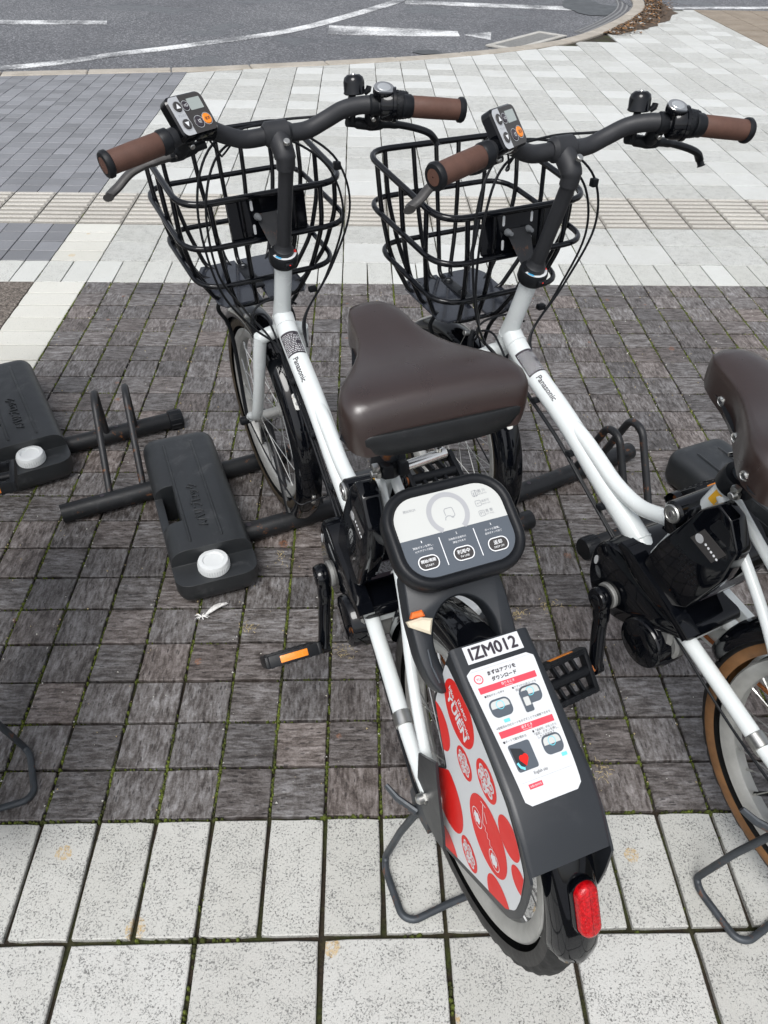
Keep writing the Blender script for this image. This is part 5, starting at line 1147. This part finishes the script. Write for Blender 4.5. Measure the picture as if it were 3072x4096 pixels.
    for a, b in ((-.024, -.012), (.026, -.010)):
        p = at2(a, b); q = disc(p[0], p[1], .0128, 26); ribbon(g, q+q[:1], .0011, ftx, .0010); swirl(g, p[0], p[1], .0095, .0011)
    for q in ([(-.022, .022), (-.010, .016)], [(-.030, .030), (-.014, .002)], [(-.034, .026), (-.024, .034)], [(-.014, .002), (-.008, .006), (-.006, .0), (-.002, .004), (.002, -.002), (.006, .003), (.010, -.003), (.014, .001), (.020, -.004), (.026, .002), (.033, -.006)]):
        ribbon(g, [at2(*p) for p in q], .0013, ftx, .0012)
    g.build('bicycle_drawing', 'print_white', dobj[5], 0)
    # top plate: number plate and instruction label, laid along the plate
    a = V((.022, 0, .6244)); b = V((-.150, 0, .5724)); ud = (b-a).normalized(); wn = V((-ud.z, 0, ud.x)); wn = wn if wn.z > 0 else -wn
    def ftop(u, v, w=0):
        """u: right (-y), v: distance below the top edge; follows the bent plate"""
        x = .022+ud.x*v; zz = None
        for (x0, z0), (x1, z1) in zip(TP, TP[1:]):
            if x1 <= x <= x0: zz = z0+(z1-z0)*(x-x0)/(x1-x0)
        if zz is None: zz = TP[0][1]+(TP[1][1]-TP[0][1])/(TP[1][0]-TP[0][0])*(x-TP[0][0]) if x > TP[0][0] else TP[-1][1]
        k = 1-.22*max(0, (v-.044))/.152 if v > .044 else 1
        return V((x, yc(x)-u*k+.0, zz))+wn*(.0006+w)
    def grid(g, u0, u1, v0, v1, w_, r_=0, mi=0, n=10):
        rows = []
        for i in range(n+1):
            t = i/n; v = v0+(v1-v0)*t; e = min(v-v0, v1-v); dx = r_-sqrt(max(0, r_*r_-(r_-e)**2)) if r_ and e < r_ else 0; rows.append([ftop(u0+dx+(u1-u0-2*dx)*j/2, v, w_) for j in range(3)])
        g.loft(rows, False, mi, False)
    g = G(); grid(g, -.036, .036, .0135, .0350, .0002, 0, 0, 2); npl = g.build('number_plate', 'label', wc, 0)
    tf = lambda u, v, w=0: ftop(u, -v, w)
    g = G(); text(g, 'IZM012', 0, -.0242, .060, tf, .0006, 0, .0145, 0, .0006); BIKE['number'] = g.build('lettering', 'print_black', npl, 0)
    g = G(); grid(g, -.0435, .0435, .041, .196, .0002, .008, 0, 30); lb = g.build('instruction_label', 'label', wc, 0)
    def items(nm, mt, fn): g = G(); fn(g); return g.build(nm, mt, lb, 0)
    items('heading', 'print_black', lambda g: text(g, 'まずはアプリを', -.001, -.0510, .036, tf, .0006, 0, None, 0, .0002)); items('heading', 'print_black', lambda g: text(g, 'ダウンロード', -.001, -.0585, .032, tf, .0006, 0, None, 0, .0002))
    items('rule', 'print_grey', lambda g: grid(g, -.038, .038, .0445, .0447, .0006, 0, 0, 1))
    items('rule', 'print_grey', lambda g: grid(g, -.038, .038, .1735, .1737, .0006, 0, 0, 1))
    items('round_logo', 'print_pink', lambda g: (ribbon(g, disc(-.032, -.0545, .0050, 24)+[disc(-.032, -.0545, .0050, 24)[0]], .0012, tf, .0006), text(g, 'YU', -.032, -.0545, .0055, tf, .0006)))
    items('red_band', 'print_pink', lambda g: grid(g, -.0375, .0375, .0640, .0715, .0005, 0, 0, 2)); items('band_lettering', 'print_white', lambda g: (text(g, '借りるとき', 0, -.0668, .017, tf, .0009), text(g, 'Renting', 0, -.0702, .010, tf, .0009, 0, .0014)))
    items('red_band', 'print_pink', lambda g: grid(g, -.0375, .0375, .1165, .1240, .0005, 0, 0, 2)); items('band_lettering', 'print_white', lambda g: (text(g, '返すとき', 0, -.1192, .015, tf, .0009), text(g, 'Returning', 0, -.1226, .012, tf, .0009, 0, .0014)))
    for tx, x_, v_, wd_ in (('■開始ボタンを押す', -.0215, -.0755, .026), ('■アプリからQRコードを', .018, -.0755, .032), ('読込み解錠', .013, -.0790, .016), ('※登録済みのICカードをかざすことでも解錠できます。', 0, -.1125, .076), ('■ポートで鍵を閉める', -.0215, -.1285, .032), ('■「返却可」が光ったら', .021, -.1275, .034), ('「返却」ボタンを押し、', .022, -.1312, .034), ('したら返却完了', .020, -.1350, .024), ('English site', -.006, -.1680, .020)):
        items('caption', 'print_black', lambda g: text(g, tx, x_, v_, wd_, tf, .0006))
    def minipanel(cx, v, s_):
        q = rrect(.028*s_, .021*s_, .0075*s_, 5, cx, -v); items('panel_picture', 'panelgrey', lambda g: g.flat(q, tf, .0005)); ii = inset(q, .0022*s_); upq = clip(ii, (1, -v), (-1, -v)); upq = upq if max(p[1] for p in upq) > -v+.003 else clip(ii, (-1, -v), (1, -v))
        items('panel_picture', 'panelwhite', lambda g: g.flat(upq, tf, .0008)); items('panel_picture', 'print_cyan', lambda g: ribbon(g, disc(cx, -v+.0028, .0048*s_, 18)+[disc(cx, -v+.0028, .0048*s_, 18)[0]], .0008, tf, .0011))
    minipanel(-.0205, .0915, 1); minipanel(.0215, .0875, 1); minipanel(.0235, .1460, 1)
    items('phone_picture', 'panelgrey', lambda g: g.flat(rrect(.0115, .024, .002, 3, .0125, -.0945), tf, .0013)); items('phone_picture', 'panelwhite', lambda g: g.flat(rrect(.0075, .010, .001, 2, .0130, -.0945), tf, .0016))
    items('cyan_tag', 'print_cyan', lambda g: g.flat(rrect(.008, .0038, .0005, 2, -.0205, -.1070), tf, .0006)); items('cyan_tag', 'print_cyan', lambda g: g.flat(rrect(.008, .0038, .0005, 2, .0335, -.1600), tf, .0006))
    items('lock_picture', 'panelgrey', lambda g: g.flat(rrect(.030, .030, .003, 3, -.020, -.1480), tf, .0005)); items('lock_picture', 'charcoal', lambda g: g.flat([(-.033, -.136), (-.020, -.140), (-.014, -.150), (-.022, -.158), (-.033, -.160)], tf, .0008))
    items('heart_picture', 'print_red', lambda g: (g.flat(disc(-.0235, -.1500, .0038, 16), tf, .0011), g.flat(disc(-.0185, -.1495, .0038, 16), tf, .00115), g.flat([(-.0270, -.1515), (-.0150, -.1515), (-.0212, -.1585)][::-1], tf, .0012))); items('arrow_picture', 'print_cyan', lambda g: ribbon(g, [(-.032, -.1530), (-.0300, -.1580), (-.0250, -.1610)], .0030, tf, .0014))
    items('contact_band', 'print_pink', lambda g: grid(g, -.030, -.010, .1765, .1815, .0006, 0, 0, 1)); items('contact_lettering', 'print_white', lambda g: text(g, 'お問い合わせ先', -.020, -.1790, .0165, tf, .0009))
    # ---------------- two-legged stand
    g = G()
    pth = [(.012, .062, .285), (.050, .084, .13), (.072, .098, .012), (.054, .106, .0075), (-.026, .109, .0075), (-.040, .094, .0075), (-.037, .030, .0085), (-.037, -.030, .0085), (-.040, -.094, .0075), (-.026, -.109, .0075), (.054, -.106, .0075), (.072, -.098, .012), (.050, -.084, .13), (.012, -.062, .285)]
    g.tube(fillet(pth, .014, 4), .0061, 12); sd2 = g.build('stand', 'stand', B)
    for s_ in (1, -1):
        g = G(); g.prism([(-.030, -.03), (.02, -.045), (.036, -.020), (.022, .03), (-.018, .03)], frame((.012, .070*s_, .275), (1, 0, 0), (0, 0, 1)), -.004, .004, .001); g.tube([(.02, .074*s_, .24), (.048, .094*s_, .246), (.070, .104*s_, .254)], [.009, .008, .006], 10, flat=.6); g.build('stand_bracket', 'stand', sd2)
    return B, CP

def crank_pose(CP, phi, psiL, psiR):
    for s_, ph, ps in ((1, phi, psiL), (-1, phi+pi, psiR)):
        ck, pd = CP[s_]; R = Matrix.Rotation(ph, 4, 'Y'); ck.matrix_basis = Matrix.Translation(BB) @ R
        end = BB+R @ V((0, 0, -CL)); pd.matrix_basis = Matrix.Translation(end) @ Matrix.Rotation(ps, 4, 'Y')
def steer(objs, d_):
    for o in objs: o.matrix_basis = Matrix.Translation(RING) @ Matrix.Rotation(d_, 4, AX) @ Matrix.Translation(-RING)
def copy_tree(o, parent, mp, skip=()):
    if o in skip: return None
    c = o.copy(); S.collection.objects.link(c); mp[o] = c
    if parent is not None: c.parent = parent
    for ch in o.children: copy_tree(ch, c, mp, skip)
    return c
def place(root, loc, heading): root.location = (loc[0], loc[1], 0); root.rotation_euler = (0, 0, pi/2-heading)
B1, CP1 = make_bike()
steered = [o for o in B1.children if o.name in STEER]
copies = []
for k in range(2):
    mp = {}; r_ = copy_tree(B1, None, mp, (BIKE['number'],)); copies.append((r_, mp))
place(B1, (.2227, -.1114), -.3511); steer(steered, .0932); crank_pose(CP1, .42, .85, -.30)
tag(B1, 'white electric share bicycle with red dotted wheel cover and number plate', 'bicycle', 'white share bicycles')
for (r_, mp), loc, hd, stv, ph, pl_, pr_, lab, sdz in ((copies[0], (.749, -.1464), -.4463, -.007, .36, -.78, .85, 'white electric share bicycle with tan walled rear tyre and riveted brown saddle edge', -.048), (copies[1], (-.640, .040), -.36, .0, -.74, 0, .10, 'share bicycle beside the outer weight tank, only a pedal and stand showing', 0)):
    place(r_, loc, hd); steer([mp[o] for o in steered], stv); crank_pose({s_: [mp[o] for o in CP1[s_]] for s_ in (1, -1)}, ph, pl_, pr_)
    tag(r_, lab, 'bicycle', 'white share bicycles')
    for o, c in mp.items():
        if o.parent == B1 and o.name.split('.')[0] == 'saddle': c.matrix_basis = Matrix.Translation((.33+.008, 0, sdz)) @ Matrix.Rotation(BIKE.get('yaw', 0) if sdz else 0, 4, 'Z') @ Matrix.Translation((-.33, 0, 0))
    ty = mp[BIKE['rear_tyre']]; ty.data = ty.data.copy(); ty.data.materials[1] = MAT['tan']

# ================================================================ small things on the ground
def leaf(loc, rz, l_, wd, mat, label, cat, curl=.3):
    g = G(); rows = []
    for i in range(9):
        t = i/8; w_ = wd*sin(pi*min(1, t*.95+.05))**.8; rows.append([V((l_*(t-.5), w_*(j/2-1)*.5*2, abs(j-2)*.5*wd*curl+.002+.25*wd*curl*(2*t-1)**2)) for j in range(5)])
    g.loft(rows, False, 0, False); o = g.build('leaf', mat, None, 60); o.location = loc; o.rotation_euler = (0, .05, rz); return tag(o, label, cat)
leaf((-.005, .725, .002), .25, .038, .009, 'leaf', 'curled orange brown leaf on the pavers by the front wheel', 'leaf')
leaf((-.245, 1.165, .002), -.3, .026, .006, 'straw', 'small pale dry leaf on a paver joint behind the tank', 'leaf')
g = G(); rnd = random.Random(31)
for k in range(30):
    t = k/29; sp_ = V((-.283+.040*t, .474+.030*t, .006+.006*sin(pi*t))); dr_ = V((-.6, .8, 0)); l_ = .005*sin(pi*min(1, t+.12))+.002
    for s_ in (1, -1):
        a = sp_; b = sp_+dr_*l_*s_+V((.006, .005, .002)); g.tube([a, a.lerp(b, .5)+V((0, 0, rnd.uniform(0, .003))), b], [.0009, .0009, .0004], 4)
g.tube([(-.290, .470, .005), (-.265, .488, .009), (-.240, .506, .006)], .0012, 6)
for k in range(14): a = rnd.random()*6.3; g.tube([(-.290, .471, .005), (-.290+.010*cos(a), .471+.007*sin(a), .008), (-.290+.017*cos(a), .471+.010*sin(a), .005)], [.001, .0012, .0004], 4)
tag(g.build('feather', 'feather', None, 50), 'white bedraggled feather lying against the near end of a weight tank', 'feather')
g = G()
for cx, cy, n_ in ((.42, .47, 34), (.03, .37, 26), (-.185, .44, 20), (.50, .50, 18), (.36, .30, 14), (-.12, .655, 16), (.52, .08, 26)):
    for k in range(n_):
        x = cx+rnd.gauss(0, .013); y = cy+rnd.gauss(0, .010); a = rnd.random()*6.3; l_ = rnd.uniform(.003, .012)
        g.tube([(x, y, .0018), (x+l_*.5*cos(a), y+l_*.5*sin(a), .004), (x+l_*cos(a), y+l_*sin(a), .002)], .0006, 4)
tag(g.build('straw_crumbs', 'straw', None, 0), 'dry plant crumbs caught in the joints of the dark pavers', 'debris', kind='stuff')
for o in [c for p in B1.children if p.name.split('.')[0] == 'saddle' for c in p.children if c.name.split('.')[0] == 'rivet']: bpy.data.objects.remove(o)
